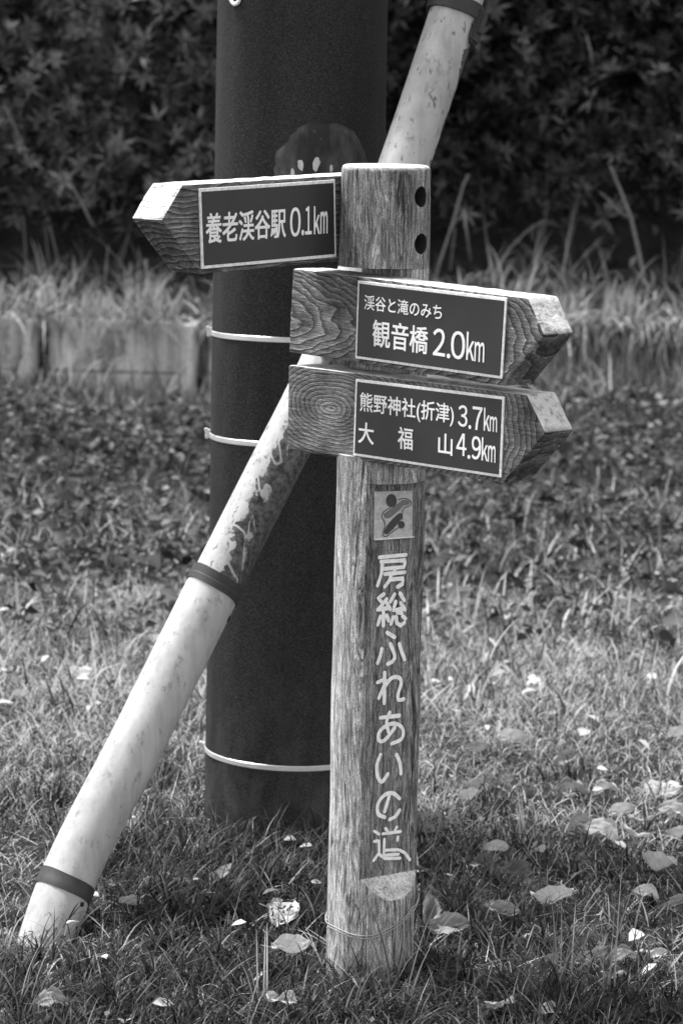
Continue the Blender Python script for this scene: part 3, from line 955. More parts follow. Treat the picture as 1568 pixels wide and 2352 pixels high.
Z3 = (780, 1120, 4.0536); Z4 = (760, 1650, 2.94)
CHARS = [
 (Z3, [[(585, 975), (845, 950)], [(600, 1018), (838, 1004), (830, 1070), (628, 1090)], [(612, 1020), (606, 1130), (565, 1252)], [(640, 1140), (832, 1122)], [(735, 1098), (735, 1128)], [(700, 1140), (688, 1195), (635, 1265)], [(690, 1195), (815, 1182), (808, 1240), (760, 1266)]], 0),
 (Z3, [[(628, 1340), (570, 1378), (612, 1422)], [(655, 1388), (575, 1490)], [(565, 1492), (680, 1474)], [(658, 1430), (692, 1490)], [(622, 1490), (622, 1650)], [(592, 1560), (567, 1640)], [(652, 1550), (674, 1602)], [(730, 1340), (690, 1412)], [(785, 1330), (826, 1400)], [(742, 1412), (716, 1500), (820, 1480)], [(790, 1425), (832, 1492)], [(716, 1565), (694, 1632)], [(744, 1560), (752, 1625), (790, 1648), (826, 1618)], [(755, 1520), (800, 1524)], [(808, 1556), (836, 1580)]], 0),
 (Z3, [[(660, 1720), (735, 1765)], [(690, 1830), (720, 1900), (736, 1960), (712, 2005), (665, 2030)], [(606, 1880), (592, 1950), (566, 2020)], [(780, 1830), (802, 1905), (832, 1985)]], 1),
 (Z4, [[(520, -24), (519, 70), (517, 196)], [(470, 46), (530, 30), (478, 158)], [(502, 112), (560, 22), (618, 10), (638, 50), (616, 128), (620, 172), (656, 166)]], 1),
 (Z4, [[(490, 300), (626, 285)], [(556, 262), (534, 330), (548, 402)], [(592, 370), (540, 440), (500, 470), (474, 450), (488, 392), (556, 346), (620, 350), (652, 392), (640, 452), (570, 486)]], 1),
 (Z4, [[(490, 565), (464, 640), (470, 722), (500, 760), (542, 704)], [(605, 565), (630, 630), (636, 700)]], 1),
 (Z4, [[(556, 850), (520, 972)], [(520, 1014), (476, 992), (468, 930), (510, 862), (575, 840), (626, 880)], [(626, 964), (596, 1008), (556, 1030)]], 1),
 (Z4, [[(446, 1114), (480, 1136)], [(446, 1187), (478, 1182), (480, 1270), (440, 1326)], [(480, 1280), (520, 1310), (630, 1308)], [(626, 1250), (665, 1270), (700, 1320)], [(525, 1094), (540, 1114)], [(605, 1084), (590, 1114)], [(505, 1132), (632, 1116)], [(516, 1172), (512, 1286)], [(613, 1155), (610, 1178)], [(516, 1250), (612, 1246)], [(514, 1286), (616, 1278)]], 0),
]
for (zz, strokes, curved) in CHARS:
    V, Fc = [], []
    for k, st in enumerate(strokes):
        pts = [loct(*d2(x, y, *zz)) for x, y in st]
        if curved: pts = smooth_path(pts)
        else:
            pts2 = []
            for a, b in zip(pts, pts[1:]):
                for j in range(3): pts2.append((a[0] + (b[0] - a[0]) * j / 3, a[1] + (b[1] - a[1]) * j / 3))
            pts = pts2 + [pts[-1]]
        ribbon(V, Fc, pts, 0.0074 if zz is Z3 or curved else 0.0058, -(0.0022 + 0.00012 * k))
    child('carved_character', V, Fc, MAT['carved'], log, MT)

q = [loct(*d2(x, y, *Z3)) for x, y in ((537, 325), (926, 312), (923, 776), (530, 806))]
em = plate(post, MT, -1, q, 0.0005, 0.0035, MAT['emblem'], 'emblem_plate')
em['label'] = 'square metal plate with a hiking emblem'
plate(em, MT, -1, [loct(*d2(x, y, *Z3)) for x, y in ((532, 790), (924, 764), (923, 776), (530, 806))], 0.0042, 0.0008, MAT['border'], 'plate_edge')
plate(em, MT, -1, [loct(*d2(x, y, *Z3)) for x, y in ((906, 318), (926, 312), (923, 770), (904, 772))], 0.0042, 0.0007, MAT['emb_mid'], 'plate_edge')
def emb_disc(cx, cy, rx, ry, mat, lift):
    pts = [loct(*d2(cx + rx * cos(a), cy - ry * sin(a), *Z3)) for a in np.linspace(0, 2 * pi, 28, endpoint=False)]
    child('emblem_dot', [(x, -lift, z) for x, z in pts], [list(range(28))[::-1]], mat, em, MT)
emb_disc(695, 412, 53, 66, MAT['emb_dark'], 0.0047)
emb_disc(793, 650, 33, 38, MAT['emb_dark'], 0.0049)
for nm, pts, mat, lift in (
    ('emblem_shape', [(612, 545), (660, 515), (700, 480), (760, 440), (800, 405), (845, 405), (878, 428), (862, 452), (815, 462), (770, 510), (715, 555), (670, 588), (630, 585)], MAT['emb_mid'], 0.0046),
    ('emblem_shape', [(780, 532), (800, 545), (795, 590), (765, 630), (715, 690), (660, 742), (625, 745), (622, 715), (650, 660), (700, 600), (750, 550)], MAT['emb_dark'], 0.0048)):
    pp = [loct(*d2(x, y, *Z3)) for x, y in pts]
    child(nm, [(x, -lift, z) for x, z in pp], [list(range(len(pp)))[::-1]], mat, em, MT)
V, Fc = [], []
for k, st in enumerate(([(760, 402), (830, 390), (888, 425), (872, 462), (818, 488), (800, 540), (802, 600)], [(762, 678), (690, 730), (640, 765), (608, 745), (632, 650), (598, 570), (612, 530), (650, 500), (682, 482)])):
    ribbon(V, Fc, smooth_path([loct(*d2(x, y, *Z3)) for x, y in st]), 0.0016, -(0.0052 + 0.0001 * k), jag=0.05)
child('emblem_outline', V, Fc, MAT['emb_dark'], em, MT)

# wire wound round the foot of the log
def tube(name, pts, rad, mat, parent=None, ns=6, closed=False):
    bm = bmesh.new(); rows = []
    n = len(pts)
    for i, p in enumerate(pts):
        a = pts[(i - 1) % n] if closed else pts[max(0, i - 1)]; b = pts[(i + 1) % n] if closed else pts[min(n - 1, i + 1)]
        t = (b - a).normalized()
        ref = Vector((0, 0, 1)) if abs(t.z) < 0.9 else Vector((1, 0, 0))
        s = t.cross(ref).normalized(); u = s.cross(t)
        r = rad[i] if hasattr(rad, '__len__') else rad
        rows.append([bm.verts.new(p + (s * cos(2 * pi * k / ns) + u * sin(2 * pi * k / ns)) * r) for k in range(ns)])
    for i in range(n if closed else n - 1):
        j = (i + 1) % n
        for k in range(ns):
            bm.faces.new((rows[i][k], rows[i][(k + 1) % ns], rows[j][(k + 1) % ns], rows[j][k]))
    if not closed:
        bm.faces.new(rows[0][::-1]); bm.faces.new(rows[-1])
    return bm_obj(name, bm, mat, parent, True)
zc = z_on_log(780, 2135); zr = z_on_log(950, 2085)
pts = []
for k in range(150):
    a = k / 149 * 4 * pi * 1.0 - 1.3
    tl = 0.5 + 0.5 * sin(a)
    z = zc - 0.004 + (zr - zc) * max(0, sin(a)) ** 1.6 + 0.010 * (k / 149) - 0.006 * cos(a) + 0.002 * sin(5 * a)
    c = log_c(z); r = LOG_R + 0.003 + 0.0014 * sin(3 * a + 1) + (0.004 if sin(a) > 0.9 else 0)
    pts.append(Vector((c.x + r * sin(a), c.y - r * cos(a), z)))
w = tube('binding_wire', pts, 0.0011, MAT['wire'])
setp(w, 'thin rusty wire wound loosely round the foot of the log post', 'wire')

# ------------------------------------------------------------------ guy-wire guard (leaning white tubes)
GP = [((100, 2205), 5.325), ((150, 2037), 5.40), ((322, 1691), 5.53), ((492, 1348), 5.66), ((612, 1109), 5.745), ((731, 872), 5.825), ((835, 622), 5.90), ((929, 373), 5.975), ((1045, 25), 6.08), ((1150, -320), 6.19), ((1300, -830), 6.35)]
gp = [at_y(p[0], p[1], y) for p, y in GP]
# the rod goes on into the ground
gp[0] = gp[1] + (gp[0] - gp[1]).normalized() * 0.30
def spline3(P, n=14):
    out = []
    for i in range(len(P) - 1):
        p0 = P[max(0, i - 1)]; p1 = P[i]; p2 = P[i + 1]; p3 = P[min(len(P) - 1, i + 2)]
        for k in range(n):
            t = k / n
            out.append(0.5 * ((2 * p1) + (p2 - p0) * t + (2 * p0 - 5 * p1 + 4 * p2 - p3) * t * t + (3 * p1 - p0 - 3 * p2 + p3) * t ** 3))
    out.append(P[-1])
    return out
path = spline3(gp)
acc = [0.0]
for a, b in zip(path, path[1:]): acc.append(acc[-1] + (b - a).length)
def path_at(s):
    for i in range(len(acc) - 1):
        if acc[i + 1] >= s:
            f = (s - acc[i]) / (acc[i + 1] - acc[i]); return path[i].lerp(path[i + 1], f), (path[i + 1] - path[i]).normalized()
    return path[-1], (path[-1] - path[-2]).normalized()
def s_of_px(py):
    best = min(range(len(path)), key=lambda i: abs(project(path[i])[1] - py))
    return acc[best]
def project(P):
    v = P - CAMP; d = v.dot(_F)
    return (784 + FPX * v.dot(_R) / d, 1176 - FPX * v.dot(_U) / d)
guard = empty('guy_wire_guard', (gp[1].x - 0.05, gp[1].y, 0), 'white tube guard over a slanting guy wire, leaning across the front of the utility pole', 'guy guard')
CLEAR.append((gp[1].x - 0.05, gp[1].y - 0.01, 0.05))
def frame(T):
    view = Vector((0, -1, 0.2)).normalized()
    left = T.cross(view).normalized()       # image left of the tube
    if left.x > 0: left = -left
    front = left.cross(T).normalized()
    if front.y > 0: front = -front
    return left, front
def guard_tube(name, s0, s1, rad, mat, parent, rim=0.0, step=0.02, v0=None, wall=0.003):
    n = max(2, int((s1 - s0) / step)); nf = 64
    V, Fc, UV = [], [], []
    for i in range(n + 1):
        s = s0 + (s1 - s0) * i / n
        P, T = path_at(s); l, f = frame(T)
        for k in range(nf + 1):
            a = 2 * pi * k / nf            # 0 left, pi/2 front, pi right
            d = l * cos(a) + f * sin(a)
            V.append(P + d * rad); UV.append((k / nf, s - (v0 if v0 is not None else s0)))
    for i in range(n):
        for k in range(nf):
            a = i * (nf + 1) + k
            Fc.append((a, a + 1, a + nf + 2, a + nf + 1))
    # end walls: a short inward ring at both ends
    for e, (s, row) in enumerate(((s0, 0), (s1, n))):
        P, T = path_at(s); l, f = frame(T); b = len(V)
        for k in range(nf + 1):
            a = 2 * pi * k / nf
            V.append(P + (l * cos(a) + f * sin(a)) * (rad - wall)); UV.append((k / nf, s - (v0 if v0 is not None else s0)))
        for k in range(nf):
            o1 = row * (nf + 1) + k
            Fc.append((o1, b + k, b + k + 1, o1 + 1) if e else (o1 + 1, b + k + 1, b + k, o1))
    me = bpy.data.meshes.new(name); me.from_pydata([tuple(v) for v in V], [], Fc); me.update()
    uvl = me.uv_layers.new(name='UVMap')
    for lp in me.loops: uvl.data[lp.index].uv = UV[lp.vertex_index]
    me.polygons.foreach_set('use_smooth', [True] * len(me.polygons)); me.materials.append(mat)
    return link(bpy.data.objects.new(name, me), parent)
GR = 0.0520
sJ = s_of_px(1345)
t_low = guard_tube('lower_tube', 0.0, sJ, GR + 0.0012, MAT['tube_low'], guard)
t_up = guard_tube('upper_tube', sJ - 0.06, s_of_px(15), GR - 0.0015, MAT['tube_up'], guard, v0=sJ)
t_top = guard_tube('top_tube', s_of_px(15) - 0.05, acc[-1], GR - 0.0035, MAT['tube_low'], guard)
def tape(s, h, lift, skew=0.0, name='tape_band'):
    nf = 64; V, Fc = [], []
    prof = [(-h / 2, -0.0005), (-h / 2, lift), (-h * 0.12, lift * 1.25), (-h * 0.05, lift * 0.8), (h / 2, lift * 1.1), (h / 2, -0.0005)]
    for k in range(nf):
        a = 2 * pi * k / nf
        for dz, l in prof:
            P, T = path_at(s + dz + skew * cos(a) + 0.0012 * sin(3 * a)); le, fr = frame(T)
            V.append(P + (le * cos(a) + fr * sin(a)) * (GR + 0.0012 + l))
    m = len(prof)
    for k in range(nf):
        j = (k + 1) % nf
        for i in range(m - 1): Fc.append((k * m + i, j * m + i, j * m + i + 1, k * m + i + 1))
    o = mesh_obj(name, V, Fc, MAT['tape'], guard, True)
    o.data.set_sharp_from_angle(angle=radians(30))
    return o
tape(s_of_px(2037), 0.031, 0.0022, 0.003)
tape(sJ + 0.004, 0.031, 0.0026, 0.004)
tb = tape(s_of_px(28), 0.030, 0.0045, 0.0, 'clamp_band')
# buckle hanging on the right of the top clamp
sB = s_of_px(60); P, T = path_at(sB); l, f = frame(T)
bm = bmesh.new()
Rm = Matrix(((-l) * 0.8 + f * 0.6, T, ((-l) * 0.8 + f * 0.6).cross(T))).transposed()
box_bm(bm, P + (-l * 0.93 + f * 0.36) * (GR + 0.006), 0.012, 0.075, 0.030, Rm, 0.004)
box_bm(bm, P + (-l * 0.93 + f * 0.36) * (GR + 0.013) + T * 0.006, 0.006, 0.045, 0.018, Rm, 0.002)
bm_obj('buckle', bm, MAT['tape'], tb)
for py, u_, r_ in ((2083, 0.40, 0.0052), (1418, 0.485, 0.0075)):
    s = s_of_px(py) + 0.018; P, T = path_at(s); l, f = frame(T); a = 2 * pi * u_
    d = l * cos(a) + f * sin(a)
    bm = bmesh.new()
    bmesh.ops.create_cone(bm, cap_ends=True, segments=18, radius1=r_, radius2=r_ * 0.85, depth=0.004,
                          matrix=Matrix.Translation(P + d * (GR + 0.0018)) @ d.to_track_quat('Z', 'Y').to_matrix().to_4x4())
    bmesh.ops.bevel(bm, geom=list(bm.edges), offset=0.0006, segments=1, affect='EDGES')
    bm_obj('dark_disc', bm, MAT['hole'], t_low)  # dark discs: lower one paints a shaded hole, upper one is a bolt

# ------------------------------------------------------------------ concrete plank wall
WA = math.atan(WALL_T)
wall = empty('plank_wall', (-1, WALL_Y, 0), 'low grey concrete plank wall with slotted posts holding back the overgrown bank', 'wall')
def wall_pt(s, off=0.0, z=0.0):            # s along the wall from x=-1, off towards the path
    return Vector((-1 + s * cos(WA), WALL_Y + s * sin(WA), z)) + Vector((sin(WA), -cos(WA), 0)) * off
SP = 0.80
s_first = -0.555
posts = [s_first + SP * k for k in range(-5, 8)]
RW = Matrix.Rotation(WA, 3, 'Z')
def rough(bm, amp=0.003, f=14):
    from mathutils import noise as mn
    for v in bm.verts: v.co += Vector((mn.noise(v.co * f), mn.noise(v.co * f + Vector((9, 0, 0))), mn.noise(v.co * f + Vector((0, 9, 0))))) * amp
for k, s in enumerate(posts):
    bm = bmesh.new()
    box_bm(bm, wall_pt(s, 0.045, 0.09), 0.066, 0.13, 0.56, RW, 0.008)
    bmesh.ops.subdivide_edges(bm, edges=list(bm.edges), cuts=2, use_grid_fill=True)
    rough(bm); bm_obj('concrete_post', bm, MAT['concrete'], wall)
    if k + 1 < len(posts):
        for j, (zb_, zt_) in enumerate(((-0.12, 0.115), (0.122, 0.375))):
            bm = bmesh.new()
            a, b = s + 0.095, s + SP - 0.036
            box_bm(bm, wall_pt((a + b) / 2, 0.0 - 0.006 * j, (zb_ + zt_) / 2 + random.uniform(-0.003, 0.003)), b - a, 0.055, zt_ - zb_, RW, 0.007)
            bmesh.ops.subdivide_edges(bm, edges=list(bm.edges), cuts=3, use_grid_fill=True)
            rough(bm); bm_obj('concrete_board', bm, MAT['concrete'], wall)

# ------------------------------------------------------------------ shrubs behind the wall
def shrub(name, label, cx, cy, w, d, h, z0, n_ros, shade=(0.0, 1.0), stems=None, big=1.0, lean=0.0, group=None, nstem=4, leafL=0.09, base_gap=0.25):  # shade range sets leaf albedo, painting sunlit and shaded shrubs apart
    root = empty(name, (cx, cy, zg1(cx, cy)), label, 'shrub', group)
    # rosettes of narrow leaves spread through an uneven crown
    P = []
    lob = [(rng.uniform(-0.8, 0.8) * w, rng.uniform(-0.9, 0.6) * d, z0 + h * rng.uniform(0.22, 0.92), rng.uniform(0.25, 0.5) * big) for _ in range(int(16 * w * h))]
    n_ros = int(n_ros * 1.7)
    while len(P) < n_ros:
        lx, ly, lz, lr = lob[rng.integers(len(lob))]
        v = rng.normal(size=3); v /= np.linalg.norm(v); v *= lr * rng.uniform(0.35, 1.0) ** 0.5
        x, y, z = cx + lx + v[0] * 1.15, cy + ly + v[1] * 0.7, lz + v[2] * 0.95
        if z < z0 + base_gap * rng.uniform(0.6, 1.6): continue
        P.append((x, y, z, v[0], v[1], v[2]))
    P = np.array(P)
    LP, LD, LN, LL, LW, LS = [], [], [], [], [], []
    for row in P:
        o = row[:3]; ax = row[3:] / (np.linalg.norm(row[3:]) + 1e-6) * 0.7 + np.array([0, -0.35, 0.75]) + rng.normal(size=3) * 0.25
        ax /= np.linalg.norm(ax)
        t1 = np.cross(ax, rng.normal(size=3)); t1 /= np.linalg.norm(t1); t2 = np.cross(ax, t1)
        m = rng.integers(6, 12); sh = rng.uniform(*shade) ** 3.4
        L0 = leafL * rng.uniform(0.7, 1.25)
        for k in range(m):
            a = k * 2.4 + rng.uniform(-0.3, 0.3); tilt = rng.uniform(0.35, 1.45)
            dd = ax * cos(tilt) + (t1 * cos(a) + t2 * sin(a)) * sin(tilt)
            LP.append(o + ax * 0.02 * k / m); LD.append(dd); LN.append(ax)
            LL.append(L0 * rng.uniform(0.75, 1.15)); LW.append(L0 * rng.uniform(0.17, 0.25)); LS.append(min(1, max(0, sh + rng.uniform(-0.15, 0.15))))
    V, T, m = leaves4(np.array(LP), unit(np.array(LD)), unit(np.array(LN)), np.array(LL), np.array(LW), 0.25, 0.18)
    o = tri_mesh('crown', V, T, MAT['shrub'], root, np.repeat(LS, m))
    # stems from the ground into the crown
    for k in range(nstem):
        bx = cx + rng.uniform(-0.7, 0.7) * w; by = cy + rng.uniform(-0.5, 0.3) * d
        tx = bx + rng.uniform(-0.7, 0.7); ty = by + rng.uniform(-0.1, 0.1)
        p = [Vector((bx, by, zg1(bx, by) - 0.05))]
        for j in range(1, 7):
            f = j / 6
            p.append(Vector((bx + (tx - bx) * f + rng.uniform(-0.07, 0.07), by + (ty - by) * f + rng.uniform(-0.05, 0.05), zg1(bx, by) + h * 0.8 * f)))
        tube('stem', p, [0.007 * (1 - 0.7 * j / 6) for j in range(7)], MAT['stem'], root, 6)
    for st in (stems or []):
        pp = [at_y(x, y, yy) for x, y, yy in st[0]]
        pp[0].z = min(pp[0].z, zg1(pp[0].x, pp[0].y)) if st[2] else pp[0].z
        n_ = len(pp)
        tube('stem', pp, [st[1] * (1 - 0.55 * j / max(1, n_ - 1)) for j in range(n_)], MAT['stem'], root, 7)
    return root

Y0 = 15.6
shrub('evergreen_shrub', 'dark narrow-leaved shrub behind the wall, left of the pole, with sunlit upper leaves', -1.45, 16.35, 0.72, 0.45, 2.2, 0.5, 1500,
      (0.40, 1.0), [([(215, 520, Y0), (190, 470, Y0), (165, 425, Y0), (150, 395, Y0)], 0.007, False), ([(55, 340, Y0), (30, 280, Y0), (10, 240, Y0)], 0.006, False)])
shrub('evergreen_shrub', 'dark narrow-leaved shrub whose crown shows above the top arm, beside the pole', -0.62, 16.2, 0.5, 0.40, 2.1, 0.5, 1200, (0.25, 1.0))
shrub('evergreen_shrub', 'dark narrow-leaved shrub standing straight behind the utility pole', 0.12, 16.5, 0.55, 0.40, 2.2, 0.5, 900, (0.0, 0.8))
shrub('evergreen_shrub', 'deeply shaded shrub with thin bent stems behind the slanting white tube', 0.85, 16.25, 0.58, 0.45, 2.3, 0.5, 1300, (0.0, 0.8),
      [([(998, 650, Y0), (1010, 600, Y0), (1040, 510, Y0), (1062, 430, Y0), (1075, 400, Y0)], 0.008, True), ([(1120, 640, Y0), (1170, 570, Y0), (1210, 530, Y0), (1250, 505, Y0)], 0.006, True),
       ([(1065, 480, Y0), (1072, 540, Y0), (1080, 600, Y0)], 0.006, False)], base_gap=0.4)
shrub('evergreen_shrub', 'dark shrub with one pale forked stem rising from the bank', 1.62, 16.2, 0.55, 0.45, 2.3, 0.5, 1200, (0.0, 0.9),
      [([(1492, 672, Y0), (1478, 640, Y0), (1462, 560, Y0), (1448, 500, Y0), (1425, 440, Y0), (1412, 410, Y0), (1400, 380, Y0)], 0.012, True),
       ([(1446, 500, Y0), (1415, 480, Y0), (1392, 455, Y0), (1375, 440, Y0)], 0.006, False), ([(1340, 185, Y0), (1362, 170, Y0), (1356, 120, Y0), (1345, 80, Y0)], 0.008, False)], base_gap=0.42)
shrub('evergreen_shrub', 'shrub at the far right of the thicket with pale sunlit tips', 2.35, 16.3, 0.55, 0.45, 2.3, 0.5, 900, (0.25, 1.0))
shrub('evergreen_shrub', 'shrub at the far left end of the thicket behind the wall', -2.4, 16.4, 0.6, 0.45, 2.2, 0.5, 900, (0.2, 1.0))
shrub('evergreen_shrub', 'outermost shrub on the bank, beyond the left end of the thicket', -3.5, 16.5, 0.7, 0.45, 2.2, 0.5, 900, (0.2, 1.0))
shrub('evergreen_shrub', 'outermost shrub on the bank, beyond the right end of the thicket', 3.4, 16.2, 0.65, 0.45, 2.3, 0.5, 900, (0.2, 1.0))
# darker trees behind the shrubs, their crowns fill the gaps
for k, (cx, lab) in enumerate(((-2.2, 'shaded broad tree in the wood behind the left shrubs'), (-0.6, 'shaded tree in the wood directly behind the utility pole'), (0.9, 'shaded tree in the wood behind the bent-stemmed shrub'), (2.5, 'shaded tree in the wood behind the forked-stem shrub'), (-3.8, 'shaded tree in the wood beyond the left end of the thicket'), (3.9, 'shaded tree in the wood beyond the right end of the thicket'))):
    root = empty('woodland_tree', (cx, 18.3, zg1(cx, 18.3)), lab, 'tree', 'trees in the wood behind the shrubs')
    n = 5200
    P = np.stack([cx + rng.normal(size=n) * 0.62, 18.0 + rng.normal(size=n) * 0.35, rng.uniform(0.55, 4.3, n)], 1)
    D = unit(rng.normal(size=(n, 3)) + np.array([0, -0.3, -0.1])); N = unit(rng.normal(size=(n, 3)) * 0.5 + np.array([0, -0.4, 0.8]))
    V, T, m = leaves4(P, D, N, rng.uniform(0.08, 0.15, n), rng.uniform(0.03, 0.055, n))
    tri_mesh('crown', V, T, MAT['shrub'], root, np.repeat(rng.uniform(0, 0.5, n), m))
    tube('trunk', [Vector((cx + 0.04 * sin(j * 1.3), 18.3, zg1(cx, 18.3) - 0.1 + 0.6 * j)) for j in range(8)], [0.07 * (1 - 0.09 * j) for j in range(8)], MAT['stem'], root, 10)
    for b in range(5):
        z = 1.4 + 0.5 * b; a = b * 2.2
        tube('limb', [Vector((cx, 18.3, z)), Vector((cx + 0.3 * cos(a), 18.25 + 0.2 * sin(a), z + 0.25)), Vector((cx + 0.65 * cos(a), 18.2 + 0.35 * sin(a), z + 0.6))], [0.03, 0.02, 0.01], MAT['stem'], root, 6)

# ------------------------------------------------------------------ grass on the bank, hanging over the wall
def wall_d(x, y): return y - (WALL_Y + WALL_T * (x + 1))
n = 12500
x = rng.uniform(-4.8, 5.0, n); d = rng.uniform(0.05, 1.15, n) ** 1.0
y = WALL_Y + WALL_T * (x + 1) + d
P = np.stack([x, y, zg(x, y) - 0.02], 1)
den = vnoise(x * 2.6, d * 2.6, 21)
keep = rng.uniform(0, 1, n) < 0.25 + 1.1 * np.clip(den - 0.25, 0, 1)
P, x, d, den = P[keep], x[keep], d[keep], den[keep]; n = len(P)
L = rng.uniform(0.07, 0.34, n) * (0.45 + 1.2 * den)
az = np.where(d < 0.25, -pi / 2 + rng.normal(size=n) * 0.7, rng.uniform(0, 2 * pi, n))
V, T, m = blades(P, L, rng.uniform(0.005, 0.013, n), az, rng.uniform(0.0, 1.1, n), rng.uniform(0.3, 2.6, n), 5, rng.uniform(-1, 1, n))
o = tri_mesh('bank_grass', V, T, MAT['hay'], None, np.repeat(blade_shade(n, 0.45), m))
setp(o, 'pale tangled dry grass covering the top of the bank and spilling over the concrete wall', 'grass', kind='stuff')
# long strands hanging over the wall face; thicker on the right where the wall disappears
xs_ = np.concatenate([rng.uniform(-4.6, 0.6, 1000), rng.uniform(0.95, 4.8, 9000)]); n = len(xs_)
yy = WALL_Y + WALL_T * (xs_ + 1) - 0.005 + rng.uniform(0, 0.12, n)
P = np.stack([xs_, yy, np.full(n, 0.37) + rng.uniform(-0.02, 0.05, n)], 1)
V, T, m = blades(P, rng.uniform(0.10, 0.42, n), rng.uniform(0.006, 0.014, n), -pi / 2 + rng.normal(size=n) * 0.8, rng.uniform(0.9, 1.8, n), rng.uniform(0.9, 1.7, n), 6, rng.uniform(-1, 1, n))
o = tri_mesh('hanging_grass', V, T, MAT['hay'], None, np.repeat(blade_shade(n, 0.3), m))
setp(o, 'long dry grass strands hanging down over the face of the concrete wall', 'grass', kind='stuff')
# tall dry grass standing against the wall foot
xs_ = np.concatenate([rng.uniform(0.95, 4.8, 7500), rng.uniform(-4.6, 0.8, 360)]); n = len(xs_)
yy = WALL_Y + WALL_T * (xs_ + 1) - 0.05 - rng.uniform(0, 0.35, n)
V, T, m = blades(np.stack([xs_, yy, zg(xs_, yy) - 0.01], 1), rng.uniform(0.08, 0.40, n), rng.uniform(0.005, 0.012, n), rng.uniform(0, 2 * pi, n), rng.uniform(0.0, 0.5, n), rng.uniform(0.1, 1.9, n), 5, rng.uniform(-1, 1, n))
o = tri_mesh('wall_foot_grass', V, T, MAT['hay'], None, np.repeat(blade_shade(n, 0.3), m))
setp(o, 'tall dry grass standing along the foot of the concrete wall', 'grass', kind='stuff')
# upright tussock of reedy grass on the bank, left of the pole
def tussock(px, py, n, Lm, label, sd):
    g = at_y(px, py, 14.75); bz = zg1(g.x, 14.75) - 0.02
    r = np.random.default_rng(sd)
    P = np.stack([g.x + r.normal(size=n) * 0.06, 14.78 + r.normal(size=n) * 0.05, np.full(n, bz)], 1)
    V, T, m = blades(P, r.uniform(0.6, 1.0, n) * Lm, r.uniform(0.006, 0.011, n), r.uniform(0, 2 * pi, n), r.uniform(0, 0.22, n), r.uniform(0.05, 0.9, n), 5, r.uniform(-1, 1, n))
    o = tri_mesh('grass_tussock', V, T, MAT['hay'], None, np.repeat(r.uniform(0.15, 0.8, n), m))
    setp(o, label, 'grass tuft', 'tussocks on the bank')
tussock(345, 700, 110, 0.36, 'upright reedy tussock on the bank under the tip of the top arm', 1)
tussock(220, 700, 60, 0.22, 'short bushy tussock on the bank near the left wall post', 2)
tussock(1290, 720, 90, 0.30, 'reedy tussock on the bank behind the tip of the middle arm', 3)
tussock(1440, 740, 90, 0.24, 'spreading tussock at the foot of the forked-stem shrub', 4)

# ------------------------------------------------------------------ ground cover between the wall and the pole
def scatter(n, y0, y1, margin):
    y = np.sqrt(rng.uniform(y0 ** 2, y1 ** 2, n)); x = rng.uniform(-1, 1, n) * (0.118 * y + margin)
    return x, y
n = 105000
x, y = scatter(n, 8.0, 14.9, 2.0)
k = (wall_d(x, y) < -0.03)
pat = vnoise(x * 1.3, y * 1.3, 31)
k &= rng.uniform(0, 1, n) < np.clip((y - 7.6) / 2.6, 0, 1) * np.where(pat > 0.3, 1.0, 0.45)
x, y, pat = x[k], y[k], pat[k]; n = len(x)
hgt = rng.uniform(0.0, 1.0, n) ** 1.1 * (0.02 + 0.24 * np.clip(vnoise(x * 2.6, y * 2.0, 33) - 0.3, 0, 1) + 0.07 * vnoise(x * 7, y * 7, 34))
hgt *= np.where((wall_d(x, y) > -1.6) & (x < 0.9), 0.28, 1.0)
P = np.stack([x, y, zg(x, y) + hgt], 1)
a = rng.uniform(0, 2 * pi, n)
D = unit(np.stack([np.cos(a), np.sin(a), rng.normal(size=n) * 0.35], 1)); N = unit(np.stack([rng.normal(size=n) * 0.8, rng.normal(size=n) * 0.8 - 0.2, np.ones(n)], 1))
L = rng.uniform(0.02, 0.05, n) * (1 + 0.9 * (rng.uniform(0, 1, n) < 0.12))
V, T, m = leaves4(P, D, N, L, L * rng.uniform(0.3, 0.85, n), 0.3, 0.25)
o = tri_mesh('creeping_weeds', V, T, MAT['ivy'], None, np.repeat(blade_shade(n, np.clip(0.16 + (pat - 0.5) * 0.3, 0.04, 0.5)), m))
setp(o, 'creeping small-leaved weeds covering the ground between pole and wall', 'weeds', kind='stuff')

n = 56000
x, y = scatter(n, 7.2, 14.7, 2.0)
k = (wall_d(x, y) < -0.02) & (rng.uniform(0, 1, n) < np.where(vnoise(x * 1.3 + 7, y * 0.9, 41) > 0.48, 1.0, 0.3))
x, y = x[k], y[k]; n = len(x)
V, T, m = blades(np.stack([x, y, zg(x, y)], 1), rng.uniform(0.05, 0.20, n), rng.uniform(0.004, 0.009, n), rng.uniform(0, 2 * pi, n), rng.uniform(0, 0.7, n), rng.uniform(0.2, 1.7, n), 4, rng.uniform(-1, 1, n))
o = tri_mesh('rough_grass', V, T, MAT['lawn'], None, np.repeat(blade_shade(n, np.clip(0.45 - 0.09 * (y - 7.5), 0.08, 0.45)), m))
setp(o, 'rough pale grass growing through the weeds before the wall', 'grass', kind='stuff')

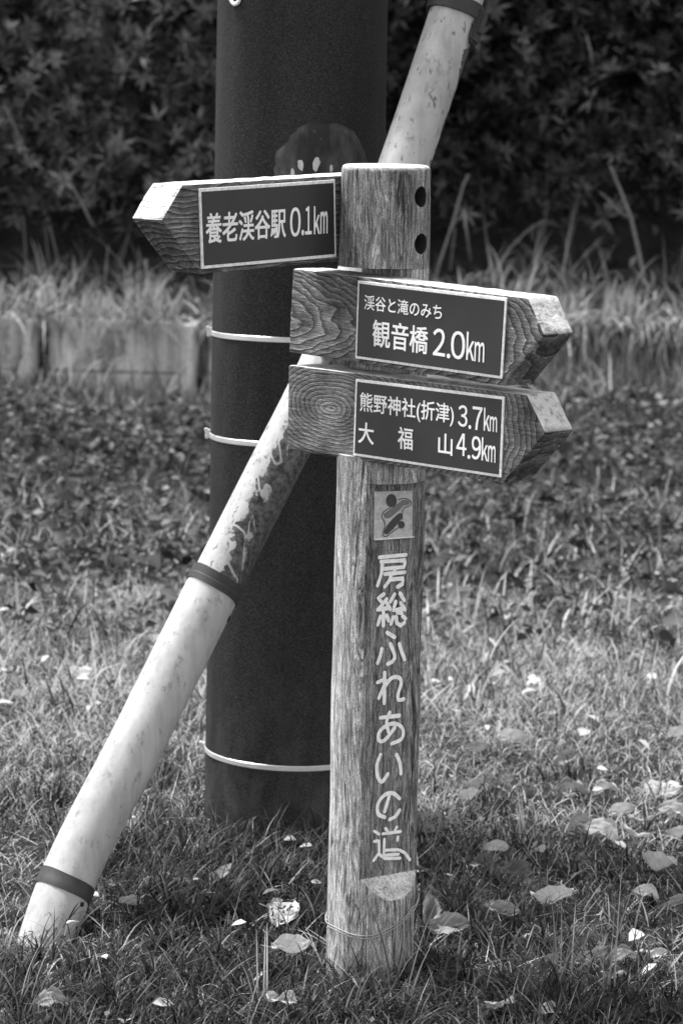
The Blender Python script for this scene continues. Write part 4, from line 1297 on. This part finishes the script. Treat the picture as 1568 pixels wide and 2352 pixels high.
# pale scraps of dead leaf too many to count
n = 900
x, y = scatter(n, 4.6, 13.5, 0.6)
k = clear_of(x, y, 0.03); x, y = x[k], y[k]; n = len(x)
a = rng.uniform(0, 2 * pi, n)
L = rng.uniform(0.012, 0.045, n)
V, T, m = leaves(np.stack([x, y, zg(x, y) + rng.uniform(0.01, 0.06, n)], 1), unit(np.stack([np.cos(a), np.sin(a), rng.normal(size=n) * 0.3], 1)), unit(np.stack([rng.normal(size=n) * 0.4, rng.normal(size=n) * 0.4 - 0.2, np.ones(n)], 1)), L, L * rng.uniform(0.35, 0.8, n), 0.3, 0.3)
o = tri_mesh('leaf_litter', V, T, MAT['litter'], None, np.repeat(rng.uniform(0, 1, n), m))
setp(o, 'pale scraps of dead leaf scattered through the grass', 'leaf litter', kind='stuff')

# ------------------------------------------------------------------ lawn round the post
def sedge_mask(x, y):
    a = np.exp(-(((x + 0.16) / 0.40) ** 2 + ((y - 5.75) / 0.62) ** 2) * 1.3)
    b = np.clip((5.30 - y) / 0.3, 0, 1) * 0.75
    e = np.exp(-(((x - 0.23) / 0.13) ** 2 + ((y - 5.45) / 0.28) ** 2)) * 0.7
    return np.clip(np.maximum(np.maximum(a, b), e) + (vnoise(x * 6, y * 6, 51) - 0.5) * 0.5, 0, 1)
n = 205000
x, y = scatter(n, 4.35, 9.2, 0.85)
sm = sedge_mask(x, y)
k = clear_of(x, y, 0.004) & (rng.uniform(0, 1, n) > sm * 0.82) & (rng.uniform(0, 1, n) < 0.55 + 0.45 * np.clip((vnoise(x * 4, y * 4, 61)) * 1.6, 0, 1))
x, y, sm = x[k], y[k], sm[k]; n = len(x)
clump = vnoise(x * 9, y * 9, 62)
L = (0.018 + 0.052 * rng.uniform(0, 1, n) ** 1.6) * (0.6 + 0.9 * clump) * (1 + 0.35 * np.clip((y - 6) / 2, 0, 1))
V, T, m = blades(np.stack([x, y, zg(x, y) - 0.004], 1), L, rng.uniform(0.0012, 0.0031, n) * (1 + 0.4 * np.clip((y - 6) / 2, 0, 1)), rng.uniform(0, 2 * pi, n), rng.uniform(0, 1.2, n), rng.uniform(0.2, 2.6, n), 3, rng.uniform(-1.2, 1.2, n))
sh = blade_shade(n, np.clip(0.30 + 0.45 * (vnoise(x * 3, y * 3, 63) - 0.3) + 0.16 * np.clip((y - 5.4) / 1.5, 0, 1) - sm * 0.2, 0.03, 0.9))
o = tri_mesh('lawn_grass', V, T, MAT['lawn'], None, np.repeat(sh, m))
setp(o, 'short pale grass round the signpost and the pole', 'grass', kind='stuff')

# low creeping leaflets between the blades (clover-sized)
n = 52000
x, y = scatter(n, 4.35, 9.0, 0.85)
k = clear_of(x, y, 0.01) & (rng.uniform(0, 1, n) < 0.35 + 0.65 * (vnoise(x * 5, y * 5, 66) > 0.5)); x, y = x[k], y[k]; n = len(x)
a = rng.uniform(0, 2 * pi, n); L = rng.uniform(0.006, 0.017, n)
V, T, m = leaves4(np.stack([x, y, zg(x, y) + rng.uniform(0, 0.028, n)], 1), unit(np.stack([np.cos(a), np.sin(a), rng.normal(size=n) * 0.4], 1)), unit(np.stack([rng.normal(size=n) * 0.5, rng.normal(size=n) * 0.5, np.ones(n)], 1)), L, L * rng.uniform(0.3, 0.8, n), 0.2, 0.15)
o = tri_mesh('lawn_leaflets', V, T, MAT['ivy'], None, np.repeat(blade_shade(n, 0.2), m))
setp(o, 'tiny leaflets of low weeds between the grass blades', 'weeds', kind='stuff')

# dark arching sedge, in clumps
cl = []
while len(cl) < 2100:
    x = rng.uniform(-0.95, 1.05); y = rng.uniform(4.45, 6.75)
    if rng.uniform() < float(sedge_mask(np.array([x]), np.array([y]))[0]) ** 1.3 + 0.03: cl.append((x, y))
BX, BY, BA, BL, BW, BLe, BC, BS = [], [], [], [], [], [], [], []
for (cx, cy) in cl:
    m = rng.integers(8, 22); base_a = rng.uniform(0, 2 * pi); dead = rng.uniform() < 0.06; L0 = rng.uniform(0.06, 0.125)
    for k in range(m):
        BX.append(cx + rng.normal() * 0.011); BY.append(cy + rng.normal() * 0.011); BA.append(rng.uniform(0, 2 * pi))
        BL.append(L0 * rng.uniform(0.6, 1.2)); BW.append(rng.uniform(0.0022, 0.0043)); BLe.append(rng.uniform(0.1, 0.8)); BC.append(rng.uniform(0.5, 2.0)); BS.append(rng.beta(1.6, 2.6))
BX, BY = np.array(BX), np.array(BY); k = clear_of(BX, BY, 0.006)
f = lambda q: np.array(q)[k]
V, T, m = blades(np.stack([BX[k], BY[k], zg(BX[k], BY[k]) - 0.004], 1), f(BL), f(BW), f(BA), f(BLe), f(BC), 5, rng.uniform(-0.7, 0.7, int(k.sum())))
o = tri_mesh('sedge', V, T, MAT['sedge'], None, np.repeat(blade_shade(int(k.sum()), 0.10), m))
setp(o, 'dark arching sedge growing thickly round the foot of pole and signpost', 'sedge', kind='stuff')

# bleached straws lying and standing in the sedge
n = 2600
x, y = scatter(n, 4.5, 7.6, 0.4); k = clear_of(x, y, 0.01); x, y = x[k], y[k]; n = len(x)
V, T, m = blades(np.stack([x, y, zg(x, y) + rng.uniform(0, 0.025, n)], 1), rng.uniform(0.03, 0.11, n), rng.uniform(0.0014, 0.0034, n), rng.uniform(0, 2 * pi, n), rng.uniform(0.6, 1.6, n), rng.uniform(0.0, 0.9, n), 4, rng.uniform(-1, 1, n))
o = tri_mesh('dead_straw', V, T, MAT['hay'], None, np.repeat(rng.uniform(0.2, 1, n), m))
setp(o, 'bleached dead straws among the sedge and short grass', 'grass', kind='stuff')

# tall single grass plants that stand out
def tall_tuft(px, py, blades_, label, mat='lawn', sd=0, sh=(0.3, 0.7)):
    g = on_ground(px, py, 0.005); r = np.random.default_rng(sd); n = len(blades_)
    P = np.stack([g.x + r.normal(size=n) * 0.008, g.y + r.normal(size=n) * 0.008, np.full(n, zg1(g.x, g.y) - 0.005)], 1)
    b = np.array(blades_)
    V, T, m = blades(P, b[:, 0], b[:, 1], b[:, 2], b[:, 3], b[:, 4], 7, b[:, 5])
    o = tri_mesh('grass_plant', V, T, MAT[mat], None, np.repeat(r.uniform(*sh, n), m))
    setp(o, label, 'grass', 'tall grass plants standing out of the lawn')
R_ = random.Random(3)
def rb(n, l0, l1, w, az0, spread, lean, curl): return [(R_.uniform(l0, l1), w * R_.uniform(0.5, 0.85), az0 + R_.uniform(-spread, spread), R_.uniform(*lean) * 1.3, R_.uniform(*curl) * 1.6, R_.uniform(-0.8, 0.8)) for _ in range(n)]
tall_tuft(895, 2290, rb(6, 0.13, 0.22, 0.0055, pi / 2, 3.1, (0.03, 0.25), (0.1, 0.6)), 'tall dark grass plant growing against the foot of the log post', 'sedge', 1, (0.3, 0.9))
tall_tuft(930, 2335, rb(3, 0.18, 0.26, 0.0075, 0.6, 0.5, (0.05, 0.3), (0.1, 0.5)), 'broad grass blades in front of the log post', 'sedge', 2, (0.6, 1.0))
tall_tuft(1290, 2300, rb(9, 0.12, 0.26, 0.0050, 0.3, 1.6, (0.03, 0.35), (0.1, 0.6)), 'tall grass plant in the open lawn right of the post', 'lawn', 3, (0.1, 0.45))
tall_tuft(1390, 2310, rb(4, 0.2, 0.32, 0.0050, 1.0, 0.9, (0.0, 0.1), (0.05, 0.3)), 'very tall upright grass blades in the open lawn right of the post', 'lawn', 4, (0.15, 0.5))
tall_tuft(600, 2330, rb(5, 0.10, 0.2, 0.0055, 2.0, 1.2, (0.05, 0.3), (0.1, 0.7)), 'broad pale grass blades standing in the sedge between tube and post', 'lawn', 5, (0.4, 0.7))
tall_tuft(1195, 1925, rb(6, 0.08, 0.15, 0.005, 1.9, 0.5, (0.0, 0.3), (0.0, 0.3)), 'fan of bleached stiff blades right of the post', 'hay', 6, (0.6, 1.0))
tall_tuft(360, 1830, rb(4, 0.1, 0.18, 0.006, 1.5, 1.5, (0.0, 0.15), (0.05, 0.4)), 'upright grass blades beside the slanting tube and pole', 'lawn', 7, (0.2, 0.5))
tall_tuft(1520, 1850, rb(7, 0.1, 0.2, 0.006, 1.5, 2.5, (0.0, 0.3), (0.05, 0.5)), 'upright grass plant among the fallen leaves', 'lawn', 8, (0.1, 0.4))
tall_tuft(60, 2330, rb(6, 0.12, 0.22, 0.0045, 1.2, 2.5, (0.0, 0.4), (0.2, 0.9)), 'tall grass plant at the foot of the slanting tube', 'lawn', 9, (0.1, 0.4))
tall_tuft(20, 2200, rb(5, 0.10, 0.2, 0.004, 0.8, 2.0, (0.0, 0.4), (0.4, 1.2)), 'thin curving grass left of the slanting tube', 'lawn', 10, (0.3, 0.6))

# dark seed stalks right of the post
for k, (bx, by, tx, ty) in enumerate(((1050, 2130, 1090, 1850), (1085, 2120, 1115, 2000), (1030, 2090, 1020, 1860), (1240, 2180, 1255, 2060), (1110, 2060, 1140, 1960))):
    g = on_ground(bx, by); t_ = at_y(tx, ty, g.y + 0.05)
    p = [g.lerp(t_, j / 6) + Vector((0.004 * sin(j * 1.7 + k), 0, 0)) for j in range(7)]; p[0].z = zg1(g.x, g.y) - 0.01
    root = empty('seed_stalk', p[0], 'thin dark seed stalk standing in the grass right of the log post', 'plant', 'seed stalks right of the post')
    tube('stalk', p, [0.0016 * (1 - 0.4 * j / 6) for j in range(7)], MAT['stalk'], root, 5)
    n = 9; r = np.random.default_rng(k)
    V, T, m = leaves(np.array([tuple(p[6] + Vector((0, 0, -0.003 * i))) for i in range(n)]), unit(r.normal(size=(n, 3)) + np.array([0, 0, 0.3])), unit(r.normal(size=(n, 3))), r.uniform(0.008, 0.016, n), r.uniform(0.004, 0.008, n))
    tri_mesh('seed_head', V, T, MAT['sedge'], root, np.full(n * m, 0.3))

# weeds with spoon-shaped leaves in the sedge
def spoon_weed(px, py, lv, label, sd):
    g = on_ground(px, py, 0.02); r = np.random.default_rng(sd)
    root = empty('spoon_weed', (g.x, g.y, zg1(g.x, g.y)), label, 'weed')
    for (az, el, L, W) in lv:
        D = np.array([[cos(az) * cos(el), sin(az) * cos(el), sin(el)]]); base = np.array([[g.x, g.y, zg1(g.x, g.y) + 0.012]])
        nseg = 8; V, Fc = [], []
        d = Vector(D[0]); side = d.cross(Vector((0.2, -0.4, 1))).normalized(); up = side.cross(d)
        for i in range(nseg + 1):
            f = i / nseg; wdt = W * (0.10 + 0.9 * math.exp(-((f - 0.68) / 0.24) ** 2)) * 0.5 * (1 if i < nseg else 0.15)
            c = Vector(base[0]) + d * (L * f) + up * (-0.18 * L * f * f)
            V += [c - side * wdt + up * wdt * 0.25, c, c + side * wdt + up * wdt * 0.25]
        for i in range(nseg):
            a = i * 3; Fc += [(a, a + 1, a + 4, a + 3), (a + 1, a + 2, a + 5, a + 4)]
        o = mesh_obj('leaf', V, Fc, MAT['weed'], root, True)
        at = o.data.attributes.new('shade', 'FLOAT', 'POINT'); at.data.foreach_set('value', [r.uniform(0.2, 0.9)] * len(V))
    return root
spoon_weed(470, 2050, [(2.7, 0.45, 0.075, 0.026), (2.2, 0.15, 0.07, 0.024), (0.7, 0.75, 0.085, 0.024), (1.2, 0.6, 0.07, 0.020), (3.6, 0.3, 0.06, 0.022)], 'young weed with spoon-shaped leaves in the sedge left of the post', 3)
spoon_weed(1090, 2090, [(2.7, 0.45, 0.05, 0.018), (0.4, 0.5, 0.05, 0.018), (1.3, 0.9, 0.045, 0.016)], 'small leafy weed in the shade right of the log post', 4)

# a stone in the sedge
g = on_ground(352, 2030, 0.02)
bm = bmesh.new(); bmesh.ops.create_icosphere(bm, subdivisions=4, radius=1.0)
from mathutils import noise as mnz
for v in bm.verts:
    q = v.co.copy(); v.co = Vector((q.x * 0.026, q.y * 0.022, q.z * 0.021)) * (1 + 0.22 * mnz.noise(q * 1.6) + 0.06 * mnz.noise(q * 6))
o = bm_obj('stone', bm, MAT['stone'], None, True, Matrix.Translation((g.x, g.y, zg1(g.x, g.y) + 0.012)))
setp(o, 'rounded grey stone lying in the sedge beside the slanting tube', 'stone')

# ------------------------------------------------------------------ fallen leaves, one by one
def leaf_mesh(name, L, W, curl, cup, seed, mat, holes=False, shape=0):
    r = random.Random(seed); nu, nv = 20, 12
    V, UV, Fc = [], [], []
    ph = r.uniform(0, 6)
    for i in range(nu + 1):
        f = i / nu
        wd_ = (sin(pi * f ** (0.8 if shape == 0 else 1.0)) ** (0.62 if shape == 0 else 0.8)) if 0 < f < 1 else 0.02
        for j in range(nv + 1):
            s = (j / nv) * 2 - 1
            edge = 1 + (0.10 * r.uniform(-1, 0.6) if abs(s) > 0.9 else 0)
            x = (f - 0.5) * L; y = s * W * 0.5 * wd_ * edge
            z = curl * L * (2 * (f - 0.5)) ** 2 * (1 if f > 0.4 else 0.5) + cup * W * (s * wd_) ** 2 + 0.055 * L * sin(6 * f + ph + 3 * s) + 0.03 * L * sin(9 * s + 5 * f + ph) + 0.10 * W * abs(s) * wd_ + 0.02 * L * sin(17 * f + 2 * ph) * abs(s)
            q_ = Vector((f * 3.1 + seed * 7, s * 2.2, seed)); z += L * (0.10 * mnz.noise(q_) + 0.045 * mnz.noise(q_ * 2.7)); x += 0.03 * L * mnz.noise(q_ * 2 + Vector((5, 5, 5))); y += 0.05 * L * mnz.noise(q_ * 1.7 + Vector((9, 2, 5))) * wd_
            V.append((x, y, z)); UV.append((f, s))
    for i in range(nu):
        for j in range(nv):
            if holes and r.random() < 0.10 and 1 < i < nu - 1 and 0 < j < nv - 1: continue
            a = i * (nv + 1) + j
            Fc.append((a, a + nv + 1, a + nv + 2, a + 1))
    # stalk
    b = len(V)
    for k in range(4):
        t = k / 3
        V += [(-0.5 * L - 0.28 * L * t, -0.012 * L + 0.02 * L * t, 0.25 * curl * L + 0.03 * L * t), (-0.5 * L - 0.28 * L * t, 0.012 * L + 0.02 * L * t, 0.25 * curl * L + 0.03 * L * t)]
        UV += [(0, 0), (0, 0)]
    for k in range(3): Fc.append((b + 2 * k, b + 2 * k + 1, b + 2 * k + 3, b + 2 * k + 2))
    me = bpy.data.meshes.new(name); me.from_pydata(V, [], Fc); me.update()
    uvl = me.uv_layers.new(name='UVMap')
    for lp in me.loops: uvl.data[lp.index].uv = UV[lp.vertex_index]
    me.polygons.foreach_set('use_smooth', [True] * len(me.polygons)); me.materials.append(MAT[mat])
    return me
LM = {}
for mt in ('fall_pale', 'fall_mid', 'fall_dark'):
    LM[mt] = [leaf_mesh('fallen_leaf', 1.0, 0.62, 0.22, 0.25, 1, mt), leaf_mesh('fallen_leaf', 1.0, 0.75, -0.18, 0.30, 2, mt, False, 1), leaf_mesh('fallen_leaf', 1.0, 0.5, 0.35, 0.55, 3, mt), leaf_mesh('fallen_leaf', 1.0, 0.8, 0.12, -0.25, 4, mt, True, 1)]
Z7 = (1000, 1700, 2.3508)
TONE = {'fall_pale': 'pale dry', 'fall_mid': 'dull grey', 'fall_dark': 'dark withered'}
SHAPE = ['oval leaf with raised ends', 'broad leaf with drooping ends', 'narrow folded leaf', 'broad leaf torn by holes']
def fallen(px, py, wpx, mat, var, yaw, tilt=(0.35, 0.0), label=None, group=None, lift=0.034):
    g = on_ground(px, py, 0.025)
    o = bpy.data.objects.new('fallen_leaf', LM[mat][var])
    L = wpx * g.y / FPX * 1.22
    o.scale = (L, L, L)
    o.rotation_euler = (tilt[0], tilt[1], yaw)
    o.location = (g.x, g.y, zg1(g.x, g.y) + lift)
    COL.objects.link(o)
    if label is None:
        size = 'small' if L < 0.062 else ('large' if L > 0.085 else 'middling')
        label = size + ' ' + TONE[mat] + ' ' + SHAPE[var] + ' lying on the grass right of the signpost'
        group = 'fallen leaves: ' + size + ' ' + TONE[mat] + ' ' + SHAPE[var]
    setp(o, label, 'leaf', group)
R_ = random.Random(5)
for (zx, zy, w, mt) in ((575, 270, 150, 'fall_pale'), (890, 410, 140, 'fall_mid'), (935, 560, 175, 'fall_mid'), (1130, 560, 140, 'fall_pale'), (1450, 560, 200, 'fall_pale'), (1515, 690, 190, 'fall_mid'),
        (965, 750, 150, 'fall_mid'), (1100, 790, 190, 'fall_pale'), (1300, 800, 140, 'fall_pale'), (500, 890, 120, 'fall_pale'), (1420, 1000, 200, 'fall_pale'), (1360, 1145, 140, 'fall_pale'), (830, 1205, 250, 'fall_pale'),
        (1050, 1520, 170, 'fall_dark'), (1220, 1530, 150, 'fall_mid'), (1160, 1640, 110, 'fall_pale'), (1420, 1520, 100, 'fall_pale'), (520, 1815, 170, 'fall_mid'), (800, 1850, 110, 'fall_pale'),
        (450, 1000, 160, 'fall_dark'), (385, 550, 110, 'fall_mid'), (560, 510, 110, 'fall_dark'), (120, 735, 170, 'fall_mid'), (345, 610, 110, 'fall_pale'), (1330, 730, 150, 'fall_mid'), (630, 1040, 160, 'fall_dark'),
        (700, 1110, 110, 'fall_dark'), (840, 300, 100, 'fall_mid'), (1160, 145, 90, 'fall_pale'), (1540, 230, 110, 'fall_pale'), (1210, 690, 130, 'fall_pale'), (1545, 820, 110, 'fall_pale'), (380, 340, 110, 'fall_mid'), (570, 1010, 80, 'fall_mid'), (540, 1280, 150, 'fall_mid'), (820, 1560, 90, 'fall_mid'), (1530, 1200, 110, 'fall_mid'), (760, 900, 70, 'fall_pale')):
    p = d2(zx, zy, *Z7)
    fallen(p[0], p[1], w / 2.3508 * 0.94, mt, R_.randrange(4), R_.uniform(-0.7, 0.7) + (pi if R_.random() < 0.5 else 0), (R_.uniform(0.3, 0.9), R_.uniform(-0.3, 0.3)))
fallen(980, 2130, 70, 'fall_mid', 2, 1.7, (0.2, -1.0), 'brown veined leaf standing on edge against the foot of the log post', 'leaves against the post', 0.05)
fallen(1028, 2150, 80, 'fall_mid', 0, 0.2, (0.8, 0.0), 'veined leaf propped up beside the leaf against the log post', 'leaves against the post', 0.04)
Z8 = (400, 1900, 3.4087)
p = d2(1000, 1210, *Z8); fallen(p[0], p[1], 82, 'fall_pale', 3, -0.7, (0.65, 0.0), 'white leaf riddled with holes lying in the sedge left of the post foot', 'pale leaves in the sedge', 0.045)
p = d2(1060, 1540, *Z8); fallen(p[0], p[1], 78, 'fall_pale', 2, -0.15, (0.5, 0.0), 'folded pale leaf on the sedge below the holed leaf', 'pale leaves in the sedge', 0.05)
p = d2(890, 1990, *Z8); fallen(p[0], p[1], 42, 'fall_pale', 0, 1.2, (0.7, 0.2), 'small crumpled pale leaf between the tall blades in the sedge', 'pale leaves in the sedge', 0.05)
p = d2(1035, 2000, *Z8); fallen(p[0], p[1], 44, 'fall_pale', 1, 0.5, (0.8, 0.2), 'small upright pale leaf in front of the sedge', 'pale leaves in the sedge', 0.05)
p = d2(120, 1985, *Z8); fallen(120, 2330, 70, 'fall_mid', 1, 0.3, (0.4, 0.0), 'dull leaf in the dark sedge before the slanting tube', 'pale leaves in the sedge', 0.05)
for px, py, w in ((355, 1470, 28), (185, 1550, 50), (45, 1610, 30), (300, 2095, 48)):
    fallen(px, py, w, 'fall_pale', R_.randrange(4), R_.uniform(-0.5, 0.5), (0.4, 0.1), 'pale leaf on the ground left of the slanting tube', 'pale leaves left of the tube')
